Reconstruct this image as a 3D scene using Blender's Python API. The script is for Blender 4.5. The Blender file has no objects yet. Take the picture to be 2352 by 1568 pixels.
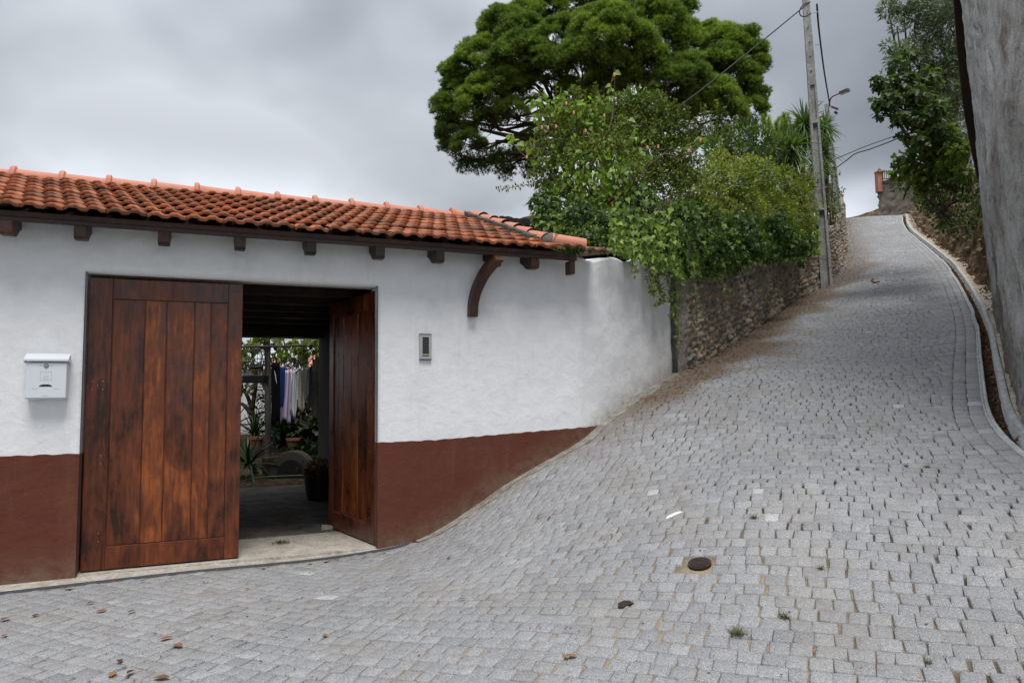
import bpy, math, random
import numpy as np
from mathutils import Vector, Matrix
rng = np.random.default_rng(7); random.seed(7)
scn = bpy.context.scene
COL = scn.collection
# ------------------------------------------------------------------ camera
FPX = 1650.; CX, CY = 1176., 784.          # focal length / centre in 2352 px wide picture units
TH = math.atan(126/FPX); RHO = .0118; HC = 1.45
Fw = np.array([0, math.cos(TH), math.sin(TH)]); _R0 = np.array([1., 0, 0]); _U0 = np.array([0, -math.sin(TH), math.cos(TH)])
RC = math.cos(RHO)*_R0-math.sin(RHO)*_U0; UC = math.sin(RHO)*_R0+math.cos(RHO)*_U0
CAM = np.array([0, 0, HC])
cam = bpy.data.objects.new('camera', bpy.data.cameras.new('camera')); COL.objects.link(cam)
cam.data.sensor_width = 36; cam.data.lens = 36*FPX/2352; cam.data.clip_start = .05; cam.data.clip_end = 3000
M = Matrix.Identity(4)
for i in range(3):
    M[i][0] = RC[i]; M[i][1] = UC[i]; M[i][2] = -Fw[i]; M[i][3] = CAM[i]
cam.matrix_world = M; scn.camera = cam
# ------------------------------------------------------------------ world, sun, exposure
SUN_EL, SUN_AZ = math.radians(66), math.radians(162)      # azimuth clockwise from +Y : high, behind the camera
w = bpy.data.worlds.new('World'); scn.world = w; w.use_nodes = True
wt = w.node_tree; wt.nodes.clear()
def wn(t, **k):
    n = wt.nodes.new(t)
    for a, b in k.items():
        if a.startswith('i_'): n.inputs[a[2:].replace('_', ' ')].default_value = b
        else: setattr(n, a, b)
    return n
def wl(a, b): wt.links.new(a, b)
sky = wn('ShaderNodeTexSky', sky_type='NISHITA', sun_disc=False, sun_elevation=SUN_EL, sun_rotation=SUN_AZ)
tc = wn('ShaderNodeTexCoord'); sep = wn('ShaderNodeSeparateXYZ'); wl(tc.outputs['Generated'], sep.inputs[0])
mp = wn('ShaderNodeMapping'); mp.inputs['Scale'].default_value = (1.0, 1.0, 1.7); mp.inputs['Location'].default_value = (.35, .1, 0.)
wl(tc.outputs['Generated'], mp.inputs[0])
n1 = wn('ShaderNodeTexNoise', i_Scale=1.5, i_Detail=4., i_Roughness=.42, i_Distortion=.1); wl(mp.outputs[0], n1.inputs['Vector'])
n2 = wn('ShaderNodeTexNoise', i_Scale=3.4, i_Detail=3., i_Roughness=.45, i_Distortion=.1); wl(mp.outputs[0], n2.inputs['Vector'])
mx = wn('ShaderNodeMath', operation='MULTIPLY_ADD'); wl(n2.outputs['Fac'], mx.inputs[0]); mx.inputs[1].default_value = .35; wl(n1.outputs['Fac'], mx.inputs[2])
rp = wn('ShaderNodeValToRGB'); wl(mx.outputs[0], rp.inputs[0])
cr = rp.color_ramp; cr.elements[0].position = .56; cr.elements[0].color = (.205, .224, .258, 1)
cr.elements[1].position = .84; cr.elements[1].color = (.60, .63, .68, 1)
e = cr.elements.new(.68); e.color = (.315, .338, .378, 1)
# overcast sky: brighter towards the zenith and in a broken band just over the horizon
el = wn('ShaderNodeMath', operation='MAXIMUM'); wl(sep.outputs['Z'], el.inputs[0]); el.inputs[1].default_value = 0
pw = wn('ShaderNodeMath', operation='POWER'); wl(el.outputs[0], pw.inputs[0]); pw.inputs[1].default_value = 2.0
ga = wn('ShaderNodeMath', operation='MULTIPLY_ADD'); wl(pw.outputs[0], ga.inputs[0]); ga.inputs[1].default_value = 2.5; ga.inputs[2].default_value = .66
hz = wn('ShaderNodeMapRange', interpolation_type='SMOOTHSTEP'); wl(sep.outputs['Z'], hz.inputs[0])
for i, v in ((1, .17), (2, .33), (3, 1.), (4, 0.)): hz.inputs[i].default_value = v
n3 = wn('ShaderNodeTexNoise', i_Scale=3.1, i_Detail=4., i_Roughness=.5); wl(mp.outputs[0], n3.inputs['Vector'])
r3 = wn('ShaderNodeMapRange'); wl(n3.outputs['Fac'], r3.inputs[0])
for i, v in ((1, .40), (2, .62), (3, .05), (4, 1.25)): r3.inputs[i].default_value = v
m3 = wn('ShaderNodeMath', operation='MULTIPLY'); wl(hz.outputs[0], m3.inputs[0]); wl(r3.outputs[0], m3.inputs[1])
gb = wn('ShaderNodeMath', operation='ADD'); wl(ga.outputs[0], gb.inputs[0]); wl(m3.outputs[0], gb.inputs[1])
vm = wn('ShaderNodeVectorMath', operation='SCALE'); wl(rp.outputs[0], vm.inputs[0]); wl(gb.outputs[0], vm.inputs['Scale'])
b1 = wn('ShaderNodeBackground'); wl(sky.outputs[0], b1.inputs[0]); b1.inputs[1].default_value = .05
b2 = wn('ShaderNodeBackground'); wl(vm.outputs[0], b2.inputs[0]); b2.inputs[1].default_value = .90
ms = wn('ShaderNodeMixShader'); ms.inputs[0].default_value = .93; wl(b1.outputs[0], ms.inputs[1]); wl(b2.outputs[0], ms.inputs[2])
wo = wn('ShaderNodeOutputWorld'); wl(ms.outputs[0], wo.inputs[0])
sd = bpy.data.lights.new('sun', 'SUN'); sd.energy = 2.0; sd.angle = math.radians(26); sd.color = (1., .97, .92)
so = bpy.data.objects.new('sun', sd); COL.objects.link(so); so.location = (0, -10, 30)
dv = Vector((math.sin(SUN_AZ)*math.cos(SUN_EL), math.cos(SUN_AZ)*math.cos(SUN_EL), math.sin(SUN_EL)))
so.rotation_euler = dv.to_track_quat('Z', 'Y').to_euler()
scn.view_settings.view_transform = 'Standard'; scn.view_settings.look = 'None'
scn.view_settings.exposure = 0.44; scn.view_settings.gamma = 1.0
scn.render.film_transparent = False
scn.cycles.max_bounces = 6; scn.cycles.diffuse_bounces = 3; scn.cycles.transparent_max_bounces = 6

# ------------------------------------------------------------------ geometry helpers
def ray(px, py): return (px-CX)/FPX*RC-(py-CY)/FPX*UC+Fw
def at(px, py, z): return CAM+ray(px, py)*z
def onz(px, py, h=0.): r = ray(px, py); return CAM+r*((h-HC)/r[2])
A0 = onz(182, 1316); B0 = onz(861, 1253)
W3 = (B0-A0)/np.linalg.norm(B0-A0); N3 = np.array([W3[1], -W3[0], 0.]); Z3 = np.array([0, 0, 1.])
def Wp(u, v, d): return A0+W3*u+N3*d+Z3*v          # gate frame: u along the wall, v up, d out of the wall (0 = door face)
def onw(px, py, d):
    r = ray(px, py); t = ((A0+N3*d-CAM)@N3)/(r@N3); p = CAM+r*t
    return (p-A0)@W3, p[2], p
WD = .12                                                       # wall face
def nrm(a): a = np.asarray(a, float); return a/np.maximum(np.linalg.norm(a, axis=-1, keepdims=True), 1e-9)
def sstep(a, b, x): t = np.clip((x-a)/(b-a), 0, 1); return t*t*(3-2*t)
def catmull(P, n=8):
    P = [np.asarray(p, float) for p in P]; Q = [2*P[0]-P[1]]+P+[2*P[-1]-P[-2]]; out = []
    for i in range(1, len(Q)-2):
        for k in range(n):
            t = k/n; a, b, c, d = Q[i-1], Q[i], Q[i+1], Q[i+2]
            out.append(.5*((2*b)+(-a+c)*t+(2*a-5*b+4*c-d)*t*t+(-a+3*b-3*c+d)*t**3))
    out.append(P[-1]); return np.array(out)
_perm = rng.permutation(512)
def vnoise(p, s=1.):
    """cheap smooth value noise in 3D, -1..1"""
    p = np.asarray(p, float)*s+100.; i = np.floor(p).astype(int); f = p-i; f = f*f*(3-2*f)
    def h(a, b, c): return (_perm[(_perm[(_perm[a & 511]+b) & 511]+c) & 511]/255.5)-1.
    r = 0
    for dx in (0, 1):
        for dy in (0, 1):
            for dz in (0, 1):
                wgt = (f[..., 0] if dx else 1-f[..., 0])*(f[..., 1] if dy else 1-f[..., 1])*(f[..., 2] if dz else 1-f[..., 2])
                r = r+wgt*h(i[..., 0]+dx, i[..., 1]+dy, i[..., 2]+dz)
    return r
def fbm(p, s=1., o=3): return sum(vnoise(p, s*2**k)*.5**k for k in range(o))/1.6
# height field of the paved ground: thin plate spline through known points
HP = []
def addp(p): HP.append(np.asarray(p, float))
def PL(x, y): return -.727+.25*(.454*x+.891*y)
for u in (-3.5, -2, -.5, 1., 2.4): addp(Wp(u, -.015, .12)); addp(Wp(u, -.02, .7))
for q in ((950, 1243), (1050, 1190), (1150, 1120), (1250, 1060), (1330, 1015), (1385, 977)): addp(onw(*q, WD)[2])
for px in (-300, 200, 700): addp(onz(px, 1568, -.04))
addp(onz(600, 1420, -.01)); addp(onz(1176, 1568, .03)); addp(at(1700, 1509, 3.62)); addp(at(2250, 1568, 3.2))
addp([0, 0, -.12]); addp([2.6, 0, .02]); addp([-5, 0, -.16]); addp([0, -4, -.3]); addp([4, -4, -.1]); addp([-6, -4, -.3]); addp([-9, 3, -.1])
for q in ((2351, 1057, 5.43), (2264, 978, 6.27), (2246, 835, 8.37), (2204, 663, 14.35), (2144, 584, 20), (2083, 531, 27.5), (2067, 494, 33),
          (1545, 857, 9.75), (1450, 937, 8.3), (1897, 655, 18), (1940, 590, 22.5), (1945, 545, 27.5), (1937, 502, 34), (2000, 497, 33.6), (1750, 1122, 5.5), (1900, 1000, 6.7),
          (2000, 800, 10.5), (2050, 620, 18.)): addp(at(*q))
_c = at(2000, 497, 33.6)
for dx, dy, dz in ((1.8, 3.5, .22), (3.2, 7, -.2), (5, 12, -1.5), (-1, 5, .2), (-3, 9, -.4), (6, 5, .3)): addp(_c+np.array([dx, dy, dz]))
HP = np.array(HP); _n = len(HP)
def _phi(r2): return .5*r2*np.log(np.maximum(r2, 1e-12))
_d2 = ((HP[:, None, :2]-HP[None, :, :2])**2).sum(-1)
_K = _phi(_d2)+np.eye(_n)*.02; _P = np.c_[np.ones(_n), HP[:, :2]]
_sol = np.linalg.solve(np.block([[_K, _P], [_P.T, np.zeros((3, 3))]]), np.r_[HP[:, 2], np.zeros(3)])
def H(x, y):
    x = np.atleast_1d(np.asarray(x, float)); y = np.atleast_1d(np.asarray(y, float)); sh = x.shape; x = x.ravel(); y = y.ravel()
    out = np.empty(len(x))
    for k in range(0, len(x), 40000):
        xs, ys = x[k:k+40000], y[k:k+40000]
        r2 = (xs[:, None]-HP[None, :, 0])**2+(ys[:, None]-HP[None, :, 1])**2
        out[k:k+40000] = _phi(r2)@_sol[:_n]+_sol[_n]+_sol[_n+1]*xs+_sol[_n+2]*ys
    return out.reshape(sh)
def H1(x, y): return float(H(x, y)[0])
def hit(px, py, z0=2., z1=40.):
    r = ray(px, py); t = np.linspace(z0, z1, 1500); P = CAM+r*t[:, None]; f = P[:, 2]-H(P[:, 0], P[:, 1])
    k = np.where(f < 0)[0]; k = k[0] if len(k) else len(t)-1
    return P[k]

# ------------------------------------------------------------------ object helpers
def setp(o, label=None, cat=None, group=None, kind=None):
    if label: o['label'] = label
    if cat: o['category'] = cat
    if group: o['group'] = group
    if kind: o['kind'] = kind
    return o
def thing(name, label, cat, loc, group=None):
    o = bpy.data.objects.new(name, None); o.empty_display_size = .2; COL.objects.link(o); o.location = Vector([float(c) for c in loc])
    return setp(o, label, cat, group)
def link(name, me, parent=None):
    o = bpy.data.objects.new(name, me); COL.objects.link(o)
    if parent is not None:
        o.parent = parent
        if parent.type == 'EMPTY': o.matrix_parent_inverse = Matrix.Translation(-parent.location)
    return o
def npmesh(name, V, F, mat, parent=None, tint=None, smooth=False, extra=None):
    """V (n,3); F list of (m,k) index arrays"""
    V = np.ascontiguousarray(V, dtype=np.float32); me = bpy.data.meshes.new(name)
    F = [np.asarray(f, dtype=np.int32) for f in (F if isinstance(F, list) else [F]) if len(f)]
    tot = np.concatenate([np.full(len(f), f.shape[1], np.int32) for f in F]); lv = np.concatenate([f.ravel() for f in F]).astype(np.int32)
    me.vertices.add(len(V)); me.vertices.foreach_set('co', V.ravel())
    me.loops.add(len(lv)); me.loops.foreach_set('vertex_index', lv)
    me.polygons.add(len(tot)); me.polygons.foreach_set('loop_start', np.r_[0, np.cumsum(tot)[:-1]].astype(np.int32)); me.polygons.foreach_set('loop_total', tot)
    if smooth: me.polygons.foreach_set('use_smooth', np.ones(len(tot), bool))
    me.update(calc_edges=True)
    for nm, arr in ([('tint', tint)] if tint is not None else [])+list((extra or {}).items()):
        a = me.attributes.new(nm, 'FLOAT', 'POINT'); a.data.foreach_set('value', np.asarray(arr, np.float32))
    me.materials.append(mat); me.validate()
    return link(name, me, parent)
class MB:
    def __init__(s): s.v = []; s.f = []; s.t = []
    def add(s, V, F, t=.5):
        b = len(s.v); s.v += [tuple(map(float, p)) for p in V]; s.f += [tuple(int(i)+b for i in f) for f in F]; s.t += [t]*len(V); return s
    def box(s, o, a, b, c, t=.5):
        o, a, b, c = (np.asarray(q, float) for q in (o, a, b, c))
        V = [o, o+a, o+a+b, o+b, o+c, o+a+c, o+a+b+c, o+b+c]
        return s.add(V, [(0, 3, 2, 1), (4, 5, 6, 7), (0, 1, 5, 4), (1, 2, 6, 5), (2, 3, 7, 6), (3, 0, 4, 7)], t)
    def gbox(s, u0, u1, v0, v1, d0, d1, t=.5): return s.box(Wp(u0, v0, d0), W3*(u1-u0), N3*(d1-d0), Z3*(v1-v0), t)
    def prism(s, P, vec, t=.5):
        n = len(P); P = [np.asarray(p, float) for p in P]; vec = np.asarray(vec, float)
        return s.add(P+[p+vec for p in P], [tuple(range(n))[::-1], tuple(range(n, 2*n))]+[(i, (i+1) % n, (i+1) % n+n, i+n) for i in range(n)], t)
    def tube(s, path, r, seg=8, t=.5, cap=True):
        path = np.asarray(path, float); n = len(path); r = np.full(n, r) if np.isscalar(r) else np.asarray(r, float)
        T = nrm(np.gradient(path, axis=0)); up = np.array([0, 0, 1.]) if abs(T[0][2]) < .9 else np.array([1., 0, 0]); V = []
        x = nrm(np.cross(T[0], up))
        for i in range(n):
            x = nrm(x-T[i]*(x@T[i])); y = np.cross(T[i], x)
            for k in range(seg): a = 2*math.pi*k/seg; V.append(path[i]+(x*math.cos(a)+y*math.sin(a))*r[i])
        F = [(i*seg+k, i*seg+(k+1) % seg, (i+1)*seg+(k+1) % seg, (i+1)*seg+k) for i in range(n-1) for k in range(seg)]
        if cap: F += [tuple(range(seg))[::-1], tuple(range((n-1)*seg, n*seg))]
        return s.add(V, F, t)
    def lathe(s, c, prof, seg=16, t=.5, up=None):
        c = np.asarray(c, float); V = []
        for r, h in prof:
            for k in range(seg): a = 2*math.pi*k/seg; V.append(c+np.array([r*math.cos(a), r*math.sin(a), h]))
        m = len(prof); F = [(i*seg+k, i*seg+(k+1) % seg, (i+1)*seg+(k+1) % seg, (i+1)*seg+k) for i in range(m-1) for k in range(seg)]
        F += [tuple(range(seg))[::-1], tuple(range((m-1)*seg, m*seg))]
        return s.add(V, F, t)
    def build(s, name, mat, parent=None, bevel=0, smooth=False):
        me = bpy.data.meshes.new(name); me.from_pydata(s.v, [], s.f); me.validate(); me.update()
        a = me.attributes.new('tint', 'FLOAT', 'POINT'); a.data.foreach_set('value', np.asarray(s.t, np.float32)[:len(me.vertices)])
        if smooth: me.polygons.foreach_set('use_smooth', np.ones(len(me.polygons), bool))
        me.materials.append(mat); o = link(name, me, parent)
        if bevel:
            m = o.modifiers.new('bevel', 'BEVEL'); m.width = bevel; m.segments = 2; m.limit_method = 'ANGLE'
        return o
def grid(nu, nv):
    i, j = np.meshgrid(np.arange(nu-1), np.arange(nv-1), indexing='ij'); a = (i*nv+j).ravel()
    return np.stack([a, a+nv, a+nv+1, a+1], 1)

# ------------------------------------------------------------------ materials
class NT:
    def __init__(s, name):
        s.m = bpy.data.materials.new(name); s.m.use_nodes = True; s.t = s.m.node_tree; s.t.nodes.clear()
        s.out = s.t.nodes.new('ShaderNodeOutputMaterial'); s.b = s.t.nodes.new('ShaderNodeBsdfPrincipled'); s.t.links.new(s.b.outputs[0], s.out.inputs[0])
        s.co = s.t.nodes.new('ShaderNodeTexCoord').outputs['Object']
    def n(s, t, **k):
        n = s.t.nodes.new(t)
        for a, b in k.items(): setattr(n, a, b)
        return n
    def set(s, sock, v):
        if isinstance(v, bpy.types.NodeSocket): s.t.links.new(v, sock)
        else:
            if sock.type == 'RGBA' and len(v) == 3: v = (*v, 1)
            sock.default_value = v
    def noise(s, sc, det=3., rough=.55, dist=0., vec=None, stretch=None):
        n = s.n('ShaderNodeTexNoise'); v = vec or s.co
        if stretch:
            mpn = s.n('ShaderNodeMapping'); mpn.inputs['Scale'].default_value = stretch; s.set(mpn.inputs[0], v); v = mpn.outputs[0]
        s.set(n.inputs['Vector'], v); n.inputs['Scale'].default_value = sc; n.inputs['Detail'].default_value = det
        n.inputs['Roughness'].default_value = rough; n.inputs['Distortion'].default_value = dist; return n.outputs['Fac']
    def voro(s, sc, feat='F1', out='Distance', vec=None):
        n = s.n('ShaderNodeTexVoronoi', feature=feat); s.set(n.inputs['Vector'], vec or s.co); n.inputs['Scale'].default_value = sc; return n.outputs[out]
    def ramp(s, f, *st):
        n = s.n('ShaderNodeValToRGB'); s.set(n.inputs[0], f); r = n.color_ramp
        while len(r.elements) < len(st): r.elements.new(.5)
        for e_, (p, c) in zip(r.elements, st): e_.position = p; e_.color = (*c, 1) if not np.isscalar(c) else (c, c, c, 1)
        return n.outputs[0]
    def mix(s, f, a, b, mode='MIX'):
        n = s.n('ShaderNodeMix', data_type='RGBA', blend_type=mode); s.set(n.inputs[0], f); s.set(n.inputs[6], a); s.set(n.inputs[7], b); return n.outputs[2]
    def math(s, op, a, b=0., c=0.):
        n = s.n('ShaderNodeMath', operation=op); s.set(n.inputs[0], a); s.set(n.inputs[1], b); s.set(n.inputs[2], c); return n.outputs[0]
    def attr(s, nm='tint'): n = s.n('ShaderNodeAttribute', attribute_name=nm); return n.outputs['Fac']
    def bump(s, h, st=.3, dist=.01, prev=None):
        n = s.n('ShaderNodeBump'); s.set(n.inputs['Height'], h); n.inputs['Strength'].default_value = st; n.inputs['Distance'].default_value = dist
        if prev is not None: s.set(n.inputs['Normal'], prev)
        return n.outputs[0]
    def fin(s, col, rough=.8, normal=None, spec=.3, metal=0., trans=0., tcol=None):
        s.set(s.b.inputs['Base Color'], col); s.set(s.b.inputs['Roughness'], rough); s.b.inputs['Specular IOR Level'].default_value = spec; s.b.inputs['Metallic'].default_value = metal
        if normal is not None: s.set(s.b.inputs['Normal'], normal)
        if trans:
            tr = s.n('ShaderNodeBsdfTranslucent'); s.set(tr.inputs[0], tcol or col); mxs = s.n('ShaderNodeMixShader'); mxs.inputs[0].default_value = trans
            s.t.links.new(s.b.outputs[0], mxs.inputs[1]); s.t.links.new(tr.outputs[0], mxs.inputs[2]); s.t.links.new(mxs.outputs[0], s.out.inputs[0])
        return s.m
def m_granite():
    s = NT('granite_sett'); t = s.attr(); dirt = s.attr('dirt')
    sp = s.noise(190, 2, .7); sp2 = s.noise(60, 3, .6)
    g = s.ramp(t, (0, (.200, .199, .203)), (.5, (.278, .277, .281)), (.93, (.352, .350, .353)), (1, (.43, .425, .42)))
    g = s.mix(.75, g, s.ramp(sp, (.32, .25), (.46, .85), (.55, 1.10), (.68, 1.95)), 'MULTIPLY')
    g = s.mix(.6, g, s.ramp(sp2, (.3, .72), (.7, 1.25)), 'MULTIPLY')
    st = s.noise(1.3, 3, .6); g = s.mix(s.math('MULTIPLY', s.ramp(s.noise(2.6, 5, .7, .3), (.58, 0.), (.70, 1.)), .4), g, (.12, .115, .11)); g = s.mix(s.math('MULTIPLY', s.ramp(st, (.48, 0.), (.72, 1.)), .32), g, (.27, .235, .185)); g = s.mix(.45, g, s.ramp(s.noise(.45, 4, .6), (.35, .82), (.65, 1.12)), 'MULTIPLY')
    dn = s.noise(9, 4, .7); f = s.math('MULTIPLY', dirt, s.ramp(dn, (.25, .45), (.50, 1.)))
    g = s.mix(f, g, s.ramp(s.noise(45, 3, .7), (.3, (.075, .052, .034)), (.55, (.155, .112, .076)), (.8, (.26, .20, .145))))
    return s.fin(g, .72, s.bump(sp, .35, .004, s.bump(s.noise(22, 4, .6), .35, .012)), .35)
def m_joint():
    s = NT('joint_sand'); t = s.attr(); nz = s.noise(140, 3, .7); n2_ = s.noise(5, 4, .65)
    dark = s.ramp(nz, (.3, (.022, .018, .013)), (.6, (.085, .064, .045)), (.8, (.17, .13, .09)))
    sand = s.ramp(nz, (.3, (.19, .145, .10)), (.55, (.33, .265, .19)), (.75, (.48, .41, .32)))
    g = s.mix(s.ramp(s.math('ADD', s.math('MULTIPLY', n2_, .8), t), (.55, 0.), (1.0, 1.)), dark, sand)
    return s.fin(g, .95, s.bump(nz, .6, .006), .1)
def m_plaster(name, a, b, stain=(.5, .5, .5), rough_amt=1.):
    s = NT(name); big = s.noise(1.1, 4, .6); fine = s.noise(95, 3, .6); mid = s.noise(9, 4, .6, .4); r = s.attr()
    g = s.mix(big, a, b); g = s.mix(.5, g, s.ramp(mid, (.3, .9), (.7, 1.06)), 'MULTIPLY')
    stk = s.noise(3.0, 5, .7, .2, None, (1, 1, .16)); g = s.mix(s.math('MULTIPLY', s.ramp(stk, (.54, 0.), (.74, 1.)), .55), g, stain)
    g = s.mix(s.math('MULTIPLY', s.math('MULTIPLY', r, s.ramp(s.noise(7, 5, .75), (.35, .15), (.65, 1.))), .75), g, (.21, .165, .125))
    n_ = s.bump(fine, .30*rough_amt, .006, s.bump(mid, .45*rough_amt, .02))
    return s.fin(g, .9, n_, .2)
def m_wood(name, dark, mid, lite, gl=.32, zs=.12, sc=1.):
    s = NT(name); t = s.attr(); o = s.n('ShaderNodeVectorMath', operation='ADD'); s.set(o.inputs[0], s.co)
    cb = s.n('ShaderNodeCombineXYZ'); s.set(cb.inputs[0], s.math('MULTIPLY', t, 7.)); s.set(cb.inputs[2], s.math('MULTIPLY', t, 13.)); s.set(o.inputs[1], cb.outputs[0])
    v = o.outputs[0]; gr = s.noise(30*sc, 5, .65, .4, v, (1, 1, zs)); bl = s.noise(3.6*sc, 4, .6, .8, v, (1, 1, .4)); kn = s.noise(11*sc, 3, .6, .2, v, (1, 1, .6))
    f = s.math('ADD', s.math('MULTIPLY', gr, .48), s.math('ADD', s.math('MULTIPLY', bl, .55), s.math('MULTIPLY', s.math('SUBTRACT', t, .5), .36)))
    f = s.math('ADD', f, s.math('MULTIPLY', s.math('SUBTRACT', kn, .5), .25))
    g = s.ramp(f, (.36, dark), (.56, mid), (.78, lite))
    return s.fin(g, s.ramp(bl, (.3, gl-.06), (.7, gl+.18)), s.bump(gr, .22, .003), .45)
def m_simple(name, a, b=None, sc=20., rough=.7, metal=0., bump=.2, spec=.4, det=3.):
    s = NT(name); nz = s.noise(sc, det, .6); g = s.mix(nz, a, b or a)
    return s.fin(g, rough, s.bump(nz, bump, .004) if bump else None, spec, metal)
def m_tile():
    s = NT('clay_tile'); t = s.attr(); nz = s.noise(14, 5, .65, .3); big = s.noise(1.6, 4, .6); g = s.ramp(t, (0, (.17, .062, .034)), (.5, (.34, .108, .050)), (1, (.50, .175, .080)))
    g = s.mix(s.ramp(s.math('ADD', nz, s.math('MULTIPLY', s.math('SUBTRACT', big, .5), .6)), (.44, 0.), (.66, .85)), g, s.ramp(s.noise(60, 3, .7), (.3, (.075, .048, .034)), (.7, (.22, .135, .09))))
    li = s.noise(5.5, 5, .7); g = s.mix(s.ramp(li, (.66, 0.), (.72, .8)), g, (.36, .34, .28))
    mo = s.noise(3.1, 5, .7); g = s.mix(s.ramp(mo, (.70, 0.), (.76, .6)), g, (.06, .075, .02))
    return s.fin(g, .8, s.bump(nz, .5, .008), .2)
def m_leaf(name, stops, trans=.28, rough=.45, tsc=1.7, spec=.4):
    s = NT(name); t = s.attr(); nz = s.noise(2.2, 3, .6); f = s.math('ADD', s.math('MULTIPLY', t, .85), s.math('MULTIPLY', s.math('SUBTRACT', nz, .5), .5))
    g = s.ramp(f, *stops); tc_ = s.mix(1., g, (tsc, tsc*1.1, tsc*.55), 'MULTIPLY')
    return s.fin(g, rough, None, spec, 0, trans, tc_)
def m_stone():
    s = NT('rubble_stone'); t = s.attr(); mort = s.attr('mortar'); nz = s.noise(24, 5, .7); f2 = s.noise(70, 3, .7)
    g = s.ramp(t, (0, (.11, .098, .085)), (.25, (.24, .215, .185)), (.5, (.35, .275, .19)), (.7, (.29, .25, .21)), (.88, (.44, .37, .28)), (1, (.48, .28, .13)))
    g = s.mix(.8, g, s.ramp(nz, (.25, .35), (.5, 1.), (.78, 1.7)), 'MULTIPLY'); g = s.mix(.5, g, s.ramp(f2, (.3, .6), (.7, 1.4)), 'MULTIPLY')
    mg = s.ramp(nz, (.3, (.16, .148, .13)), (.7, (.40, .375, .34)))
    g = s.mix(mort, g, mg); mo = s.noise(3.3, 4, .7); g = s.mix(s.ramp(mo, (.62, 0.), (.74, .5)), g, (.05, .065, .022))
    return s.fin(g, .92, s.bump(nz, .8, .02), .15)
def m_earth(name, stops, sc=8, bumpd=.03):
    s = NT(name); a = s.noise(sc, 6, .7, .3); b = s.noise(sc*6, 4, .7); g = s.ramp(a, *stops); g = s.mix(.7, g, s.ramp(b, (.28, .45), (.72, 1.5)), 'MULTIPLY')
    return s.fin(g, .95, s.bump(b, .6, .01, s.bump(a, .7, bumpd)), .1)
MT = {}
MT['granite'] = m_granite(); MT['joint'] = m_joint()
MT['white'] = m_plaster('white_plaster', (.77, .78, .80), (.83, .835, .85), (.64, .64, .64))
MT['brown'] = m_plaster('brown_plinth_paint', (.100, .032, .020), (.140, .046, .029), (.165, .075, .052), 1.2)
MT['door'] = m_wood('varnished_door_wood', (.026, .0065, .0030), (.150, .034, .0080), (.42, .118, .018), .26)
MT['rafter'] = m_wood('dark_rafter_wood', (.010, .004, .0025), (.040, .014, .008), (.10, .035, .016), .45, .8)
MT['black_wood'] = m_wood('charred_wood', (.012, .012, .012), (.035, .035, .034), (.12, .12, .11), .8, .8)
MT['grey_wood'] = m_wood('grey_post_wood', (.02, .018, .015), (.06, .055, .045), (.14, .13, .11), .8)
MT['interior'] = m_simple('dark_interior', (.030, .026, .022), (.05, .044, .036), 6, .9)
MT['tile'] = m_tile()
MT['ridge'] = m_simple('ridge_clay', (.50, .185, .115), (.66, .29, .20), 9, .65, 0, .2, .25, 5)
MT['mortar'] = m_simple('roof_mortar', (.06, .055, .05), (.24, .22, .19), 45, .95, 0, .8, .1, 5)
MT['concrete'] = m_earth('pale_concrete', ((.3, (.30, .27, .23)), (.5, (.43, .395, .34)), (.7, (.52, .49, .44))), 6, .006)
MT['shadefloor'] = m_earth('shade_toned_concrete', ((.3, (.07, .063, .054)), (.5, (.13, .117, .10)), (.7, (.21, .19, .165))), 3, .004)  # concrete with the shade of the passage put into its colour
MT['foot'] = m_earth('dirty_mortar', ((.3, (.15, .13, .11)), (.5, (.26, .24, .21)), (.7, (.38, .35, .31))), 7, .012)
MT['curb'] = m_earth('curb_concrete', ((.3, (.30, .305, .30)), (.5, (.42, .425, .41)), (.7, (.52, .52, .50))), 6, .006)
MT['sand'] = m_earth('sandy_strip', ((.3, (.25, .20, .15)), (.5, (.42, .355, .275)), (.7, (.52, .46, .38))), 5, .02)
MT['earth'] = m_earth('bank_earth', ((.32, (.03, .022, .014)), (.46, (.11, .075, .043)), (.58, (.21, .145, .085)), (.72, (.33, .28, .21))), 3.4, .12)
MT['litter'] = m_earth('leaf_litter_soil', ((.3, (.012, .009, .006)), (.5, (.05, .033, .02)), (.7, (.12, .075, .045))), 9, .03)
MT['terrain'] = m_earth('terrain_grass', ((.3, (.03, .04, .014)), (.5, (.06, .075, .025)), (.7, (.12, .11, .05))), 1.2, .05)
MT['pole'] = m_earth('pole_concrete', ((.3, (.22, .22, .21)), (.5, (.34, .34, .325)), (.7, (.44, .44, .42))), 3, .004)
MT['metal'] = m_simple('brushed_steel', (.42, .43, .42), (.55, .55, .54), 30, .38, .9, .05)
MT['galv'] = m_simple('galvanised_grate', (.10, .115, .14), (.17, .19, .22), 40, .5, .6, .1)
MT['black'] = m_simple('black_plastic', (.008, .008, .009), (.014, .014, .015), 20, .45, 0, .05)
MT['iron'] = m_simple('cast_iron', (.022, .015, .013), (.05, .032, .026), 60, .6, .3, .4)
MT['brass'] = m_simple('brass', (.45, .38, .16), (.55, .48, .22), 20, .35, .8, 0)
MT['mailbox'] = m_simple('white_enamel', (.66, .69, .73), (.70, .73, .77), 8, .35, 0, .03, .5)
MT['emboss'] = m_simple('embossed_line', (.34, .36, .40), None, 8, .5, 0, 0)
MT['white_soft'] = m_simple('white_plastic', (.75, .75, .73), None, 8, .4, 0, 0)
MT['rust'] = m_simple('rusty_board', (.018, .014, .012), (.060, .036, .026), 3.5, .85, .1, .3, .2, 6)
MT['pink'] = m_simple('pink_plaster', (.42, .19, .14), (.52, .26, .20), 5, .9, 0, .2, .1)
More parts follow.
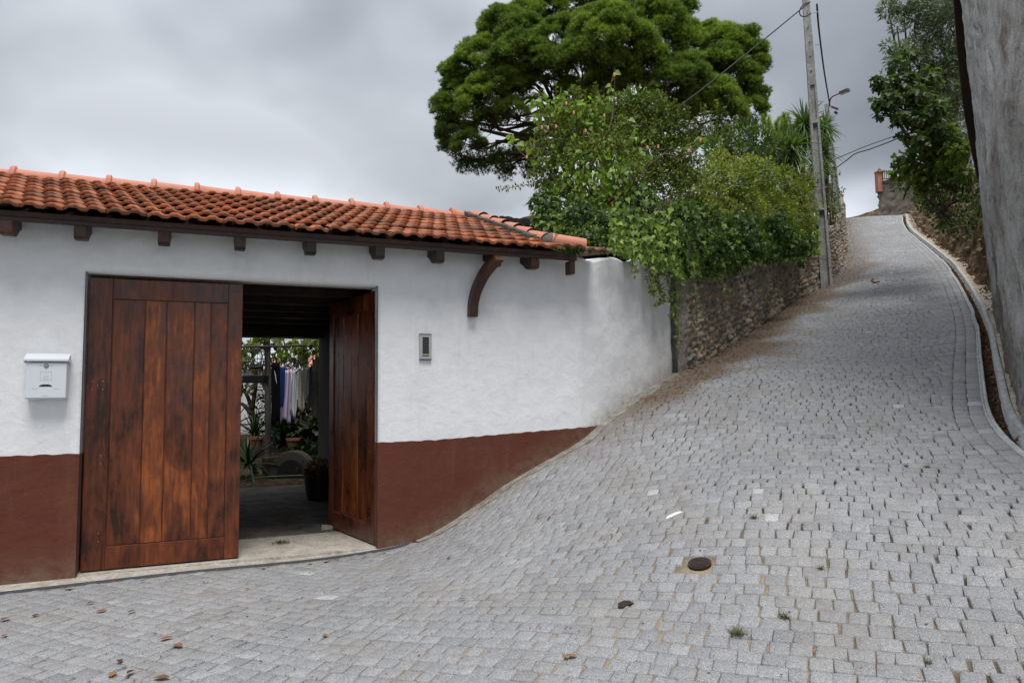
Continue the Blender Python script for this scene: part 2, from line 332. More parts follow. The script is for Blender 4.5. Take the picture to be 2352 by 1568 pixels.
MT['lampgrey'] = m_simple('lamp_grey', (.08, .08, .075), (.12, .12, .11), 10, .5, .3, 0)
MT['bark'] = m_earth('bark', ((.3, (.028, .020, .015)), (.5, (.07, .05, .036)), (.7, (.15, .115, .09))), 10, .03)
MT['stem'] = m_simple('green_stem', (.10, .075, .035), (.16, .12, .05), 12, .7)
MT['cable'] = m_simple('black_cable', (.012, .012, .013), None, 5, .6, 0, 0)
MT['stone'] = m_stone()
MT['terracotta'] = m_simple('terracotta', (.16, .05, .03), (.22, .075, .042), 14, .85)
MT['pine'] = m_leaf('pine_needles', ((.12, (.048, .078, .015)), (.42, (.155, .225, .034)), (.72, (.27, .365, .055)), (1, (.40, .46, .10))), .25, .5)
MT['lime'] = m_leaf('lime_leaf', ((.1, (.085, .15, .022)), (.5, (.20, .31, .05)), (.85, (.33, .46, .09)), (1, (.52, .44, .09))), .38, .42)
MT['shrub'] = m_leaf('small_dark_leaf', ((.1, (0.047, 0.081, 0.019)), (.5, (0.128, 0.176, 0.038)), (.85, (0.243, 0.290, 0.061)), (1, (0.351, 0.189, 0.081))), .28, .42)
MT['hedge'] = m_leaf('yellow_green_leaf', ((.1, (0.069, 0.109, 0.018)), (.5, (0.190, 0.247, 0.034)), (.85, (0.345, 0.356, 0.057)), (1, (0.414, 0.196, 0.052))), .3, .42)
MT['ivy'] = m_leaf('ivy_leaf', ((.1, (.035, .065, .018)), (.45, (.08, .145, .032)), (.75, (.15, .23, .045)), (.90, (.33, .45, .07)), (1, (.48, .58, .11))), .22, .45, 1.7, .25)
MT['palm'] = m_leaf('sword_leaf', ((.1, (0.049, 0.098, 0.025)), (.5, (0.105, 0.175, 0.045)), (.85, (0.210, 0.280, 0.084)), (1, (0.392, 0.294, 0.126))), .2, .4)
MT['olive'] = m_leaf('olive_leaf', ((.1, (0.068, 0.087, 0.048)), (.5, (0.150, 0.188, 0.105)), (1, (0.330, 0.375, 0.255))), .25, .45)
MT['fig'] = m_leaf('fig_leaf', ((.1, (.035, .060, .016)), (.5, (.085, .125, .032)), (1, (.16, .21, .055))), .35, .45)
MT['mulb'] = m_leaf('bright_leaf', ((.1, (.05, .085, .015)), (.5, (.13, .175, .026)), (1, (.26, .31, .05))), .4, .45)
MT['grass'] = m_leaf('bank_grass', ((.1, (0.048, 0.066, 0.018)), (.5, (0.108, 0.120, 0.036)), (1, (0.312, 0.228, 0.102))), .2, .6)
MT['dry'] = m_leaf('dry_leaf', ((.1, (.07, .022, .012)), (.5, (.20, .085, .035)), (1, (.42, .23, .10))), .1, .7)
MT['flower'] = m_simple('coral_flower', (.58, .20, .12), (.66, .32, .20), 30, .6, 0, 0)

# ------------------------------------------------------------------ leaf machinery
TPL = {
 'oval': (np.array([[0, 0, 0], [.42, .27, .07], [.42, -.27, .07], [1, 0, -.03]]), [(0, 2, 3), (0, 3, 1)]),
 'lance': (np.array([[0, 0, 0], [.45, .12, .03], [.45, -.12, .03], [1, 0, -.05]]), [(0, 2, 3), (0, 3, 1)]),
 'heart': (np.array([[0, 0, 0], [-.14, .26, .05], [.2, .46, .07], [.62, .27, 0], [1, 0, -.16], [.62, -.27, 0], [.2, -.46, .07], [-.14, -.26, .05]]), [(0, 4, 3), (0, 3, 2), (0, 2, 1), (0, 5, 4), (0, 6, 5), (0, 7, 6)]),
 'ivy': (np.array([[0, 0, 0], [-.12, .3, .04], [.28, .52, .05], [.42, .24, 0], [1, 0, -.08], [.42, -.24, 0], [.28, -.52, .05], [-.12, -.3, .04]]), [(0, 4, 3), (0, 3, 2), (0, 2, 1), (0, 5, 4), (0, 6, 5), (0, 7, 6)]),
 'lobed': (np.array([[0, 0, 0], [-.15, .34, 0], [.12, .30, .04], [.42, .55, -.05], [.45, .2, .02], [.8, .22, -.05], [1, 0, -.1], [.8, -.22, -.05], [.45, -.2, .02], [.42, -.55, -.05], [.12, -.30, .04], [-.15, -.34, 0]]),
            [(0, 2, 1), (0, 3, 2), (0, 4, 3), (0, 5, 4), (0, 6, 5), (0, 7, 6), (0, 8, 7), (0, 9, 8), (0, 10, 9), (0, 11, 10)]),
}
def _tuft(n=7, spread=.75, wd=.07):
    V = []; F = []
    r = random.Random(3)
    for k in range(n):
        a = 2*math.pi*k/n+r.uniform(-.3, .3); sp = spread*r.uniform(.35, 1); L = r.uniform(.8, 1.05)
        dr = np.array([math.cos(sp), math.sin(sp)*math.cos(a), math.sin(sp)*math.sin(a)]); sd_ = nrm(np.cross(dr, [.3, .2, 1.]))*wd
        b = len(V); V += [dr*.05-sd_, dr*.05+sd_, dr*L]; F.append((b, b+1, b+2))
    return np.array(V), F
TPL['tuft'] = _tuft()
def rdir(n):
    return nrm(rng.normal(size=(n, 3)))
def leafmesh(name, kind, P, D, N, S, mat, parent, tint):
    T, F = TPL[kind]; P = np.asarray(P); D = nrm(D); Y = nrm(np.cross(N, D)); N = np.cross(D, Y); S = np.asarray(S).reshape(-1, 1)
    V = P[:, None, :]+S[:, None]*(T[None, :, 0:1]*D[:, None]+T[None, :, 1:2]*Y[:, None]+T[None, :, 2:3]*N[:, None])
    n, m = len(P), len(T); Fa = np.array(F)[None]+(np.arange(n)*m)[:, None, None]
    return npmesh(name, V.reshape(-1, 3), Fa.reshape(-1, 3), mat, parent, np.repeat(np.clip(tint, 0, 1), m))
def blob_pts(c, r, n, lo=.75, up=-1.):
    d = rdir(int(n*2.2)+4); d = d[d[:, 2] > up][:int(n)]; n = len(d)
    rr = r*(lo+(1-lo)*rng.random(n)**.6); bump = 1+.16*vnoise(c+d*r, 2.2/max(r, .3))
    return c+d*(rr*bump)[:, None]*np.array([1, 1, .92]), d
def clump_set(clumps, scale=1.):
    """(px,py,z,rpx) -> centres and radii"""
    return [(at(px, py, z), rp*z/FPX*scale) for px, py, z, rp in clumps]
def foliage(name, clumps, kind, size, dens, mat, parent, droop=.5, outw=.5, lo=.72, up=-1., inner=.35, tmean=.5, tvar=.25, lift=0.):
    P = []; Dn = []; T = []
    for c, r in clumps:
        n = int(dens*4*math.pi*r*r)
        p, d = blob_pts(c, r, n, lo, up); P.append(p); Dn.append(d); base = rng.normal(0, .10)
        T.append(tmean+base+rng.normal(0, tvar, len(p)))
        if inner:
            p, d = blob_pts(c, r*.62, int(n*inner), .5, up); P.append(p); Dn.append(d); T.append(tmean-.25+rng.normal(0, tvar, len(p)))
    P = np.concatenate(P); d = np.concatenate(Dn); T = np.concatenate(T); n = len(P)
    D = d*outw+np.array([0, 0, -droop+lift])+rng.normal(0, .45, (n, 3)); N = d*.7+np.array([0, 0, .7])+rng.normal(0, .45, (n, 3))
    return leafmesh(name, kind, P, D, N, size*rng.uniform(.6, 1.25, n), mat, parent, T)
def branches(name, root, tips, r0, mat, parent, seg=6, wob=.25, mid=None):
    m = MB()
    for k, t in enumerate(tips):
        root_ = root(k) if callable(root) else root; t = np.asarray(t, float); L = np.linalg.norm(t-root_)
        p = [root_*(1-s_)+t*s_+np.array([0, 0, (mid if mid is not None else -.06)*L*math.sin(math.pi*s_)])+rng.normal(0, wob*.12*L, 3)*math.sin(math.pi*s_) for s_ in np.linspace(0, 1, 6)]
        m.tube(catmull(p, 2), np.linspace(r0, r0*.18, 11), seg, rng.random())
    return m.build(name, mat, parent, smooth=True)

# ================================================================== SETTING
# ---- right kerb line (road edge) and left boundary in plan
KERB = [hit(*q)[:2] for q in ((2351, 1057), (2300, 1012), (2264, 978), (2255, 920), (2246, 835), (2241, 770), (2232, 726), (2204, 663), (2176, 617), (2144, 584), (2108, 553), (2083, 531), (2072, 512))]
KERB = [np.array([3.35, 2.2]), np.array([3.55, 3.9])]+KERB+[at(2067, 494, 33)[:2], at(2067, 494, 33)[:2]+np.array([1.2, 3.])]
KC = catmull([np.r_[k, 0] for k in KERB], 6)[:, :2]
def resample(P, step):
    P = np.asarray(P, float); d = np.r_[0, np.cumsum(np.linalg.norm(np.diff(P, axis=0), axis=1))]; n = max(2, int(d[-1]/step)+1); s = np.linspace(0, d[-1], n)
    return np.stack([np.interp(s, d, P[:, k]) for k in range(P.shape[1])], 1), s
KC, KS = resample(KC, .25)
for _ in range(6): KC[1:-1] = (KC[:-2]+2*KC[1:-1]+KC[2:])/4
def offs(P, o):
    T = nrm(np.gradient(P, axis=0)); return P+np.stack([T[:, 1], -T[:, 0]], 1)*o            # to the right of travel
# wall path in plan
ES = (A0+W3*4.75+N3*WD)[:2]; EE = at(1545, 857, 9.75)[:2]; _b = np.array([math.sin(math.radians(33)), math.cos(math.radians(33))])
_t = np.linalg.solve(np.stack([W3[:2], _b], 1), EE-ES); EC = ES+W3[:2]*_t[0]
_tt = np.linspace(0, 1, 40)[:, None]; ARC = (1-_tt)**2*ES+2*_tt*(1-_tt)*EC+_tt**2*EE
WALLP = np.concatenate([np.array([(A0+W3*u+N3*WD)[:2] for u in np.arange(2.9, 4.74, .1)]), ARC])
SBASE = [EE+np.array([.03, .04])]+[hit(*q)[:2] for q in ((1610, 829), (1661, 796), (1715, 763), (1762, 732), (1816, 693), (1879, 660))]
SBASE += [at(1912, 650, 19)[:2], at(1925, 630, 20.3)[:2], at(1937, 590, 23)[:2], at(1940, 552, 27)[:2], at(1934, 515, 32)[:2], at(1930, 500, 35)[:2]]
SC, SS = resample(catmull([np.r_[k, 0] for k in SBASE], 6)[:, :2], .06)
LEFT = np.concatenate([[(A0+W3*u+N3*d)[:2] for u, d in ((-5.5, .70), (-3.6, .62), (-.47, .43), (.74, .345), (2.475, .21), (2.80, .17))], offs(WALLP, .10)[4:], offs(SC, .06)[::12], [SC[-1]+np.array([.8, 2.6])]])
ROADP = np.concatenate([[(-9, -1.6), (-9, 3.4)], LEFT, KC[::-1]-0.0, [(3.3, -1.6)]])
def inpoly(x, y, P):
    c = np.zeros(x.shape, bool); n = len(P)
    for i in range(n):
        x1, y1 = P[i]; x2, y2 = P[(i+1) % n]
        k = (y1 > y) != (y2 > y)
        if y1 != y2: c ^= k & (x < (x2-x1)*(y-y1)/(y2-y1)+x1)
    return c
def pdist(x, y, P):
    d = np.full(x.shape, 1e9)
    for i in range(len(P)-1):
        a, b = P[i], P[i+1]; ab = b-a; t = np.clip(((x-a[0])*ab[0]+(y-a[1])*ab[1])/max(ab@ab, 1e-9), 0, 1)
        d = np.minimum(d, np.hypot(x-a[0]-t*ab[0], y-a[1]-t*ab[1]))
    return d
# ---- joint bed under the setts
gx, gy = np.meshgrid(np.arange(-9, 24, .12), np.arange(-1.6, 38, .12), indexing='ij')
keep = inpoly(gx, gy, ROADP) | ((pdist(gx, gy, LEFT) < .22) & (pdist(gx, gy, KC) > .3))
gz = H(gx, gy); sandy = .5+.5*vnoise(np.stack([gx, gy, gx*0], -1), .55)
sandmap = np.exp(-(((gx-.3)/1.9)**2+((gy-4.3)/1.5)**2))
gz = gz-.020+.010*fbm(np.stack([gx, gy, gx*0], -1), 2.3)+.010*sandmap
F = grid(*gx.shape); kk = keep.ravel()[F].all(1)
bed = npmesh('paving_bed', np.stack([gx, gy, gz], -1).reshape(-1, 3), F[kk], MT['joint'], None, (.0+.14*sandy+.60*sandmap).ravel()); setp(bed, kind='structure')
# ---- granite setts
ang = math.radians(24); av = np.array([math.sin(ang), math.cos(ang)]); bv = np.array([math.cos(ang), -math.sin(ang)])
VALVE = hit(1607, 1298)[:2]
rows = []
pitch = .107
for i in range(-70, 370):
    a0 = i*pitch; b = -15.+rng.random()*.1
    while b < 14:
        wdt = rng.choice([.082, .095, .107, .122, .145], p=[.15, .30, .28, .18, .09])*rng.uniform(.95, 1.05)
        rows.append((a0, b+wdt/2, wdt)); b += wdt+abs(rng.normal(.000, .0035))+(rng.random() < .07)*rng.uniform(.006, .020)
rows = np.array(rows); ra, rb, rw = rows.T; rowid = np.round(ra/pitch).astype(int)
def wan(a_, b_): return .05*vnoise(np.stack([b_*.5, a_*.18, a_*0], -1))+.030*np.sin(b_*.6+a_*.15)
slp = (wan(ra, rb+.02)-wan(ra, rb-.02))/.04; ra = ra+wan(ra, rb)
cx = ra*av[0]+rb*bv[0]; cy = ra*av[1]+rb*bv[1]
ok_ = inpoly(cx, cy, ROADP) & (np.hypot(cx-VALVE[0], cy-VALVE[1]) > .118)
lk = pdist(cx, cy, LEFT); rk = pdist(cx, cy, KC); ok_ &= (lk > .035) & (rk > .285)
ra, rb, rw, cx, cy, slp = ra[ok_], rb[ok_], rw[ok_], cx[ok_], cy[ok_], slp[ok_]
# close each row against the border course
key = rowid[ok_]; add = []
gapk = pdist(cx, cy, KC)-.245-rw*.5*.97
for r_ in np.unique(key):
    ii_ = np.where(key == r_)[0]; k_ = ii_[np.argmax(rb[ii_])]; g_ = gapk[k_]
    if g_ <= .004 or g_ > .30: continue
    if g_ < .05: rw[k_] += g_; cx[k_] += bv[0]*g_/2; cy[k_] += bv[1]*g_/2; rb[k_] += g_/2
    else:
        for q_ in range(1 if g_ < .17 else 2): w2 = g_/(1 if g_ < .17 else 2); o2 = rw[k_]/2+w2*(q_+.5); add.append((ra[k_], rb[k_]+o2, w2-.004, cx[k_]+bv[0]*o2, cy[k_]+bv[1]*o2, slp[k_]))
add = np.array(add); ra, rb, rw, cx, cy, slp = [np.r_[a_, add[:, i_]] for i_, a_ in enumerate((ra, rb, rw, cx, cy, slp))]
# two border courses that follow the gutter
AV = np.tile(av, (len(cx), 1)); BV = np.tile(bv, (len(cx), 1)); kt = nrm(np.gradient(KC, axis=0)); hp_ = np.full(len(cx), pitch)
for o_ in (-.062, -.182):
    pc_, sc_ = resample(offs(KC, o_), .01); pt_ = nrm(np.gradient(pc_, axis=0)); s_ = rng.random()*.1
    while s_ < sc_[-1]-.2:
        L_ = rng.uniform(.115, .165); i_ = min(len(pc_)-1, int((s_+L_/2)/.01)); cx = np.r_[cx, pc_[i_, 0]]; cy = np.r_[cy, pc_[i_, 1]]; rw = np.r_[rw, L_]; AV = np.r_[AV, [[pt_[i_, 1], -pt_[i_, 0]]]]; BV = np.r_[BV, [pt_[i_]]]; slp = np.r_[slp, 0]; hp_ = np.r_[hp_, .116]; s_ += L_+abs(rng.normal(.003, .004))
ns = len(cx)
la = hp_*.5+.0010-np.abs(rng.normal(0, .0016, ns)); lb = rw*.5-.0003
# outline (8 points, cut corners) in local a/b
cc = .0035+.013*rng.random((ns, 4))**2; j = lambda s_: rng.normal(0, s_, (ns, 8))
sa = np.array([-1, -1, -1, 1, 1, 1, 1, -1.]); OA = np.empty((ns, 8)); OB = np.empty((ns, 8))
for q, (xa, xb, k, which) in enumerate(((-1, -1, 0, 0), (-1, 1, 1, 1), (-1, 1, 1, 0), (1, 1, 2, 1), (1, 1, 2, 0), (1, -1, 3, 1), (1, -1, 3, 0), (-1, -1, 0, 1))):
    # each corner has two points: one pulled in along a, the other along b
    pass
corner = [(-1, -1), (-1, 1), (1, 1), (1, -1)]
q = 0
for k, (xa, xb) in enumerate(corner):
    nxt = [(0, 1), (1, 0), (0, 1), (1, 0)][k]
    first, second = (('a', 'b') if k % 2 == 0 else ('b', 'a'))
    for wch in (first, second):
        OA[:, q] = xa*(la-(cc[:, k] if wch == 'a' else 0)); OB[:, q] = xb*(lb-(cc[:, k] if wch == 'b' else 0)); q += 1
OA += np.repeat(rng.normal(0, .0026, (ns, 4)), 2, 1)+j(.0005); OB += np.repeat(rng.normal(0, .0042, (ns, 4)), 2, 1)+j(.0006)
big = rng.normal(0, .0016, (ns, 1)); OB += np.sign(OB)*big*0-np.abs(big)*np.sign(OB); 
OA = OA+slp[:, None]*OB
def toW(a, b, z):
    x = cx[:, None]+a*AV[:, [0]]+b*BV[:, [0]]; y = cy[:, None]+a*AV[:, [1]]+b*BV[:, [1]]; return np.stack([x, y, H(x, y)+z], -1)
dz = rng.normal(0, .0018, (ns, 1)); tla = rng.normal(0, .013, (ns, 1)); tlb = rng.normal(0, .012, (ns, 1))
ins = np.maximum(0, 1-.0045/np.maximum(np.hypot(OA, OB), 1e-3))
top = toW(OA*ins*.985, OB*ins*.985, dz+tla*OA+tlb*OB); mid = toW(OA, OB, dz-.0030+tla*OA+tlb*OB); low = toW(OA*1.0, OB*1.0, np.full((ns, 8), -.05))
ctr = toW(np.zeros((ns, 1)), np.zeros((ns, 1)), dz+.0015)
V = np.concatenate([top, mid, low, ctr], 1); base = (np.arange(ns)*25)[:, None, None]
k8 = np.arange(8); k9 = (k8+1) % 8
tri = base+np.stack([np.full(8, 24), k8, k9], 1)[None]; q1 = base+np.stack([k8+8, k9+8, k9, k8], 1)[None]; q2 = base+np.stack([k8+16, k9+16, k9+8, k8+8], 1)[None]
tint = np.clip(rng.normal(.5, .115, ns)+.10*vnoise(np.stack([cx, cy, cx*0], -1), 1.3), 0, .93); tint[rng.random(ns) < .0022] = 1.
dl = pdist(cx, cy, np.concatenate([ARC[10:], SC[::12]])); yy = np.clip((cy-7.4)/1.2, 0, 1)
dirt = np.clip(2.3-dl/(.50+.22*vnoise(np.stack([cx, cy, cx*0], -1), 1.7)), 0, 1)*yy*(.30+.70*sstep(26, 15, cy))
print('setts', ns)
pv = npmesh('cobbled_road', V.reshape(-1, 3), [tri.reshape(-1, 3), q1.reshape(-1, 4), q2.reshape(-1, 4)], MT['granite'], None, np.repeat(tint, 25), extra={'dirt': np.repeat(dirt, 25)})
setp(pv, kind='structure')
# ---- concrete strip along the wall foot and threshold
def strip(name, L, R, mat, zo, n=2, kind='structure'):
    L = np.asarray(L); R = np.asarray(R); m = len(L); P = np.stack([L*(1-t)+R*t for t in np.linspace(0, 1, n)], 1); z = H(P[..., 0], P[..., 1])+zo+.004*fbm(np.concatenate([P, P[..., :1]*0], -1), 6.)
    o = npmesh(name, np.concatenate([P, z[..., None]], -1).reshape(-1, 3), grid(m, n), mat); return setp(o, kind=kind) if kind else o
_l, _ = resample([(A0+W3*u+N3*(WD-.03))[:2] for u in (-5.5, 2.86)], .1); 
_uu = (_l-A0[:2])@W3[:2]; _dd = np.interp(_uu, (-5.5, -3.6, -.47, .74, 2.475, 2.9), (.66, .58, .39, .305, .17, .13)); _r = A0[:2]+_uu[:, None]*W3[:2]+_dd[:, None]*N3[:2]
strip('wall_foot_path', _l, _r, MT['concrete'], .004, 4); strip('joint_mortar', _r-N3[:2]*.02, _r+N3[:2]*.10, MT['foot'], -.004, 3)
_wp, _ = resample(WALLP, .08); strip('wall_foot_path', offs(_wp, -.05), offs(_wp, .115+.05*vnoise(np.c_[_wp, _wp[:, 0]*0], 5.)[:, None]), MT['foot'], .003, 4); strip('joint_mortar', offs(_wp, .08), offs(_wp, .24), MT['foot'], -.004, 3)
# ---- threshold and covered yard floor
m = MB(); m.gbox(-.2, 2.75, -.25, .0, -5.6, -.95); o = m.build('shade_toned_yard_floor', MT['shadefloor']); setp(o, kind='structure')  # inner part of the floor, passage shade painted in by darker colour
mfl = MB(); mfl.gbox(-.2, 2.75, -.25, .0, -.95, WD-.031); fl = mfl.build('yard_floor', MT['concrete']); setp(fl, kind='structure')
us, ds = np.meshgrid(np.arange(-14, 9.1, .3), np.arange(-5.601, -42, -.3), indexing='ij'); P = A0+us[..., None]*W3+ds[..., None]*N3
zz = -.02+.05*fbm(P, .9)+.10*sstep(6.2, 8.2, -ds)*(1+.3*vnoise(P, 1.1))+sstep(10, 40, -ds)*1.2
P[..., 2] = zz; gs = npmesh('garden_soil', P.reshape(-1, 3), grid(*us.shape), MT['litter'], smooth=True); setp(gs, kind='structure')
# ---- gutter: kerb, channel, outer kerb
k0 = KC; sec = [(0, -.06), (.001, .006), (.004, .010), (.022, .009), (.024, .000), (.028, .012), (.050, .013), (.053, .008), (.055, -.15), (.165, -.15), (.168, .028), (.172, .034), (.222, .035), (.228, .030), (.232, -.06)]
hk = H(k0[:, 0], k0[:, 1]); wob = .006*vnoise(np.c_[k0, k0[:, 0]*0], 1.3)
sg = np.repeat(rng.normal(0, .0045, (len(k0)//4+1, 2)), 4, 0)[:len(k0)]; V = np.stack([np.c_[offs(k0, o)+(offs(k0, 1.)-k0)*sg[:, [0]]*(.15 if o in (0,) else 1.), hk+z+wob+(sg[:, 1] if z > -.05 else 0)] for o, z in sec], 1); F = grid(len(k0), len(sec))[:, ::-1]
gut = npmesh('gutter_channel', V.reshape(-1, 3), F, MT['curb'])
setp(gut, 'pale concrete gutter channel between two kerb lips on the right of the lane', 'gutter')
V = np.stack([np.c_[offs(k0, o), hk-.125+.02*vnoise(np.c_[k0*1.5, k0[:, 0]*0+o*30])+z] for o, z in ((.056, .0), (.11, .014), (.164, .004))], 1)
gl = npmesh('gutter_soil', V.reshape(-1, 3), grid(len(k0), 3)[:, ::-1], MT['litter'], gut); gl['label'] = 'dark leaf litter lying in the gutter bottom'
# ---- sandy verge between gutter and right side
nv = 9
ow = .228+np.linspace(0, 1, nv)[None, :]*(1.6+0*KS[:, None]); V = np.stack([offs(k0, 0)+(offs(k0, 1.)-k0)*ow[:, [i]] for i in range(nv)], 1)
zz = hk[:, None]+.02+(ow-.27)*.10+.025*fbm(np.concatenate([V, V[..., :1]*0], -1), 2.)
o = npmesh('sandy_verge', np.concatenate([V, zz[..., None]], -1).reshape(-1, 3), grid(len(k0), nv)[:, ::-1], MT['sand'], smooth=True); setp(o, kind='structure')
# ---- wide terrain, below everything that is paved
gx, gy = np.meshgrid(np.arange(-260, 261, 4.), np.arange(-120, 401, 4.), indexing='ij')
cl = resample((np.array(SC[::20])), 2.)[0]; near = H(np.clip(gx, -8, 22), np.clip(gy, -4, 36)); dd = np.hypot(gx-np.clip(gx, -8, 22), gy-np.clip(gy, -4, 36))
gz = near-1.2-.0*dd+np.minimum(dd, 0)
gz = np.where((gx < 2) & (gy > 6), -1.5, gz); gz = gz-dd*.03+1.5*vnoise(np.stack([gx, gy, gx*0], -1), .03)*np.clip(dd/40, 0, 1)
o = npmesh('terrain', np.stack([gx, gy, gz], -1).reshape(-1, 3), grid(*gx.shape), MT['terrain'], smooth=True); setp(o, kind='structure')

# ================================================================== GATEHOUSE
gh = thing('gatehouse', 'low white gatehouse with brown painted base, orange tile roof and wooden gate', 'building', Wp(1.25, 0, 0))
# -- front wall, straight then curving up the lane; opening for the gate
us = np.unique(np.round(np.concatenate([np.arange(-3.6, 4.75, .05), [-.012, 2.517, -3.6]]), 4)); PU = [(A0+W3*u+N3*WD)[:2] for u in us]; arc, _ = resample(ARC, .05)
PU = np.concatenate([PU, arc]); npth = len(PU); uarr = np.r_[us, 4.75+np.linspace(0, _[-1], len(arc))]
Tn = nrm(np.gradient(PU, axis=0)); NO = np.stack([Tn[:, 1], -Tn[:, 0]], 1)
vtop = np.where(uarr < 4.42, 3.02, np.interp(uarr, (4.42, 4.9, 5.2, 5.5, 6.2, 7.2), (3.02, 2.99, 3.02, 3.08, 3.12, 3.05)))
vtop = vtop+np.where(uarr > 4.9, .05*vnoise(np.c_[uarr*3, uarr*0, uarr*0]), 0)
vbot = np.minimum(H(PU[:, 0], PU[:, 1])-.12, -.06*np.ones(npth)+np.maximum(0, H(PU[:, 0], PU[:, 1])-.12))
vbot = np.where(uarr < 2.9, -.12, H(PU[:, 0], PU[:, 1])-.12)
vs = np.unique(np.r_[np.linspace(-.12, 2.565, 55), np.linspace(2.565, 3.1, 12)])
nvv = len(vs); VV = np.zeros((npth, nvv, 3)); fr = (vs-vs[0])/(vs[-1]-vs[0])
for i in range(npth):
    if uarr[i] < 2.9: z = vs.copy(); z[z > 2.6] = np.linspace(2.6, vtop[i], (z > 2.6).sum()+1)[1:]
    else: z = vbot[i]+(vtop[i]-vbot[i])*fr
    VV[i, :, :2] = PU[i]; VV[i, :, 2] = z
rgh = .004+.011*sstep(3.4, 6.5, uarr); dsp = fbm(VV, 2.6, 4)*rgh[:, None]*1.6+fbm(VV, .8, 2)*rgh[:, None]
jam = (uarr > -.05) & (uarr < 2.55); dsp[jam[:, None] & (VV[..., 2] < 2.60)] = 0
dsp += -.10*sstep(6.9, 7.25, uarr)[:, None]*sstep(1.6, 3.2, VV[..., 2])*0
VV[..., :2] += NO[:, None]*dsp[..., None]
F = grid(npth, nvv); fi = F[:, 0]//nvv; fj = F[:, 0] % nvv
hole = (uarr[fi] >= -.0121) & (uarr[fi] < 2.516) & (vs[fj] < 2.5649)
Vf = VV.reshape(-1, 3); Fq = [F[~hole]]
# back face, top, end and reveals
Vb = VV.copy(); Vb[..., :2] -= NO[:, None]*.30; nb = len(Vf); Vall = np.concatenate([Vf, Vb.reshape(-1, 3)])
Fq.append(F[~hole][:, ::-1]+nb); i = np.arange(npth-1)
Fq.append(np.stack([i*nvv+nvv-1, (i+1)*nvv+nvv-1, (i+1)*nvv+nvv-1+nb, i*nvv+nvv-1+nb], 1))
jj = np.arange(nvv-1); e0 = (npth-1)*nvv; Fq.append(np.stack([e0+jj, e0+jj+nb, e0+jj+1+nb, e0+jj+1], 1)); Fq.append(np.stack([jj, jj+1, jj+1+nb, jj+nb], 1))
i0 = int(np.argmin(abs(uarr+.012))); i1 = int(np.argmin(abs(uarr-2.517))); j1 = int(np.argmin(abs(vs-2.565))); jj = np.arange(j1)
Fq.append(np.stack([i0*nvv+jj, i0*nvv+jj+1, i0*nvv+jj+1+nb, i0*nvv+jj+nb], 1)); Fq.append(np.stack([i1*nvv+jj, i1*nvv+jj+nb, i1*nvv+jj+1+nb, i1*nvv+jj+1], 1))
ii = np.arange(i0, i1); Fq.append(np.stack([ii*nvv+j1, ii*nvv+j1+nb, (ii+1)*nvv+j1+nb, (ii+1)*nvv+j1], 1))
gw = npmesh('wall', Vall, Fq, MT['white'], gh, np.concatenate([np.clip(1-(Vf[:, 2]-H(Vf[:, 0], Vf[:, 1])-.02)/.22, 0, 1)**1.5*np.repeat(uarr > 2.9, nvv), np.zeros(len(Vf))]), smooth=False)
# -- brown plinth : a paint coat 3 mm proud, left of the gate, right of it, and on the left/right reveals
def coat(name, sel, lines, dn=.003):
    idx = np.where(sel)[0]; T_ = len(lines); V = []; TN = []
    for i in idx:
        top_ = np.interp(uarr[i], (2.5, 3.1, 4.22, 4.8, 5.1), (1.014, 1.02, 1.074, 1.10, 1.115))+.0035*math.sin(uarr[i]*40)+.002*math.sin(uarr[i]*97); b_ = min(H1(*PU[i])-.10, top_-.002) if uarr[i] > 2.9 else -.10
        for t in lines:
            z = b_+(top_-b_)*t; zz = np.interp(z, VV[i, :, 2], dsp[i]); V.append((*(PU[i]+NO[i]*(zz+dn)), z)); TN.append(max(0., 1-(z-b_-.10)/.30)**1.5)
    return npmesh(name, np.array(V), grid(len(idx), T_), MT['brown'], gh, np.array(TN))
ln = np.linspace(0, 1, 26)
coat('plinth', (uarr <= -.011), ln); coat('plinth', (uarr >= 2.516) & (uarr < 5.12), ln)
m = MB(); m.add([Wp(-.009, -.1, WD+.002), Wp(-.009, 1.008, WD+.002), Wp(-.009, 1.008, -.18), Wp(-.009, -.1, -.18)], [(0, 1, 2, 3)]); m.build('plinth', MT['brown'], gh)
m = MB(); m.add([Wp(2.514, -.1, WD+.002), Wp(2.514, 1.012, WD+.002), Wp(2.514, 1.012, -.18), Wp(2.514, -.1, -.18)], [(3, 2, 1, 0)]); m.build('plinth', MT['brown'], gh)
# -- side and rear walls, ceiling of the passage, rear beam
m = MB(); m.gbox(-.45, -.2, -.2, 2.9, -5.3, -.19); m.gbox(2.9, 3.15, -.2, 2.9, -5.3, -.19); m.gbox(-3.6, -3.35, -.2, 2.9, -4.6, -.19); m.gbox(4.12, 4.35, .2, 2.9, -4.6, -.22)
m.gbox(-3.6, -.45, -.2, 2.85, -4.85, -4.6); m.gbox(3.15, 4.35, -.2, 2.85, -4.85, -4.6); m.build('side_wall', MT['white'], gh)
m = MB(); m.gbox(-.2, 2.9, -.01, 2.62, -5.29, -5.0, .3); m.f = m.f; m2 = MB(); m2.gbox(-.198, 2.898, 2.44, 2.66, -5.05, -4.75); m2.build('rear_beam', MT['rafter'], gh)
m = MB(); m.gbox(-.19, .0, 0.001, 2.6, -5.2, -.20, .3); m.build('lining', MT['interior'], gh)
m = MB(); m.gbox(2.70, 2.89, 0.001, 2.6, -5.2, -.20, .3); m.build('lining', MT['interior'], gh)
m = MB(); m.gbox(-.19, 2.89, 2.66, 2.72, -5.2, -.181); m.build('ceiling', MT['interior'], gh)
for k in range(6):
    m = MB(); m.gbox(-.18, 2.88, 2.56, 2.66, -.9-k*.75, -.8-k*.75, .3); m.build('ceiling_beam', MT['rafter'], gh)
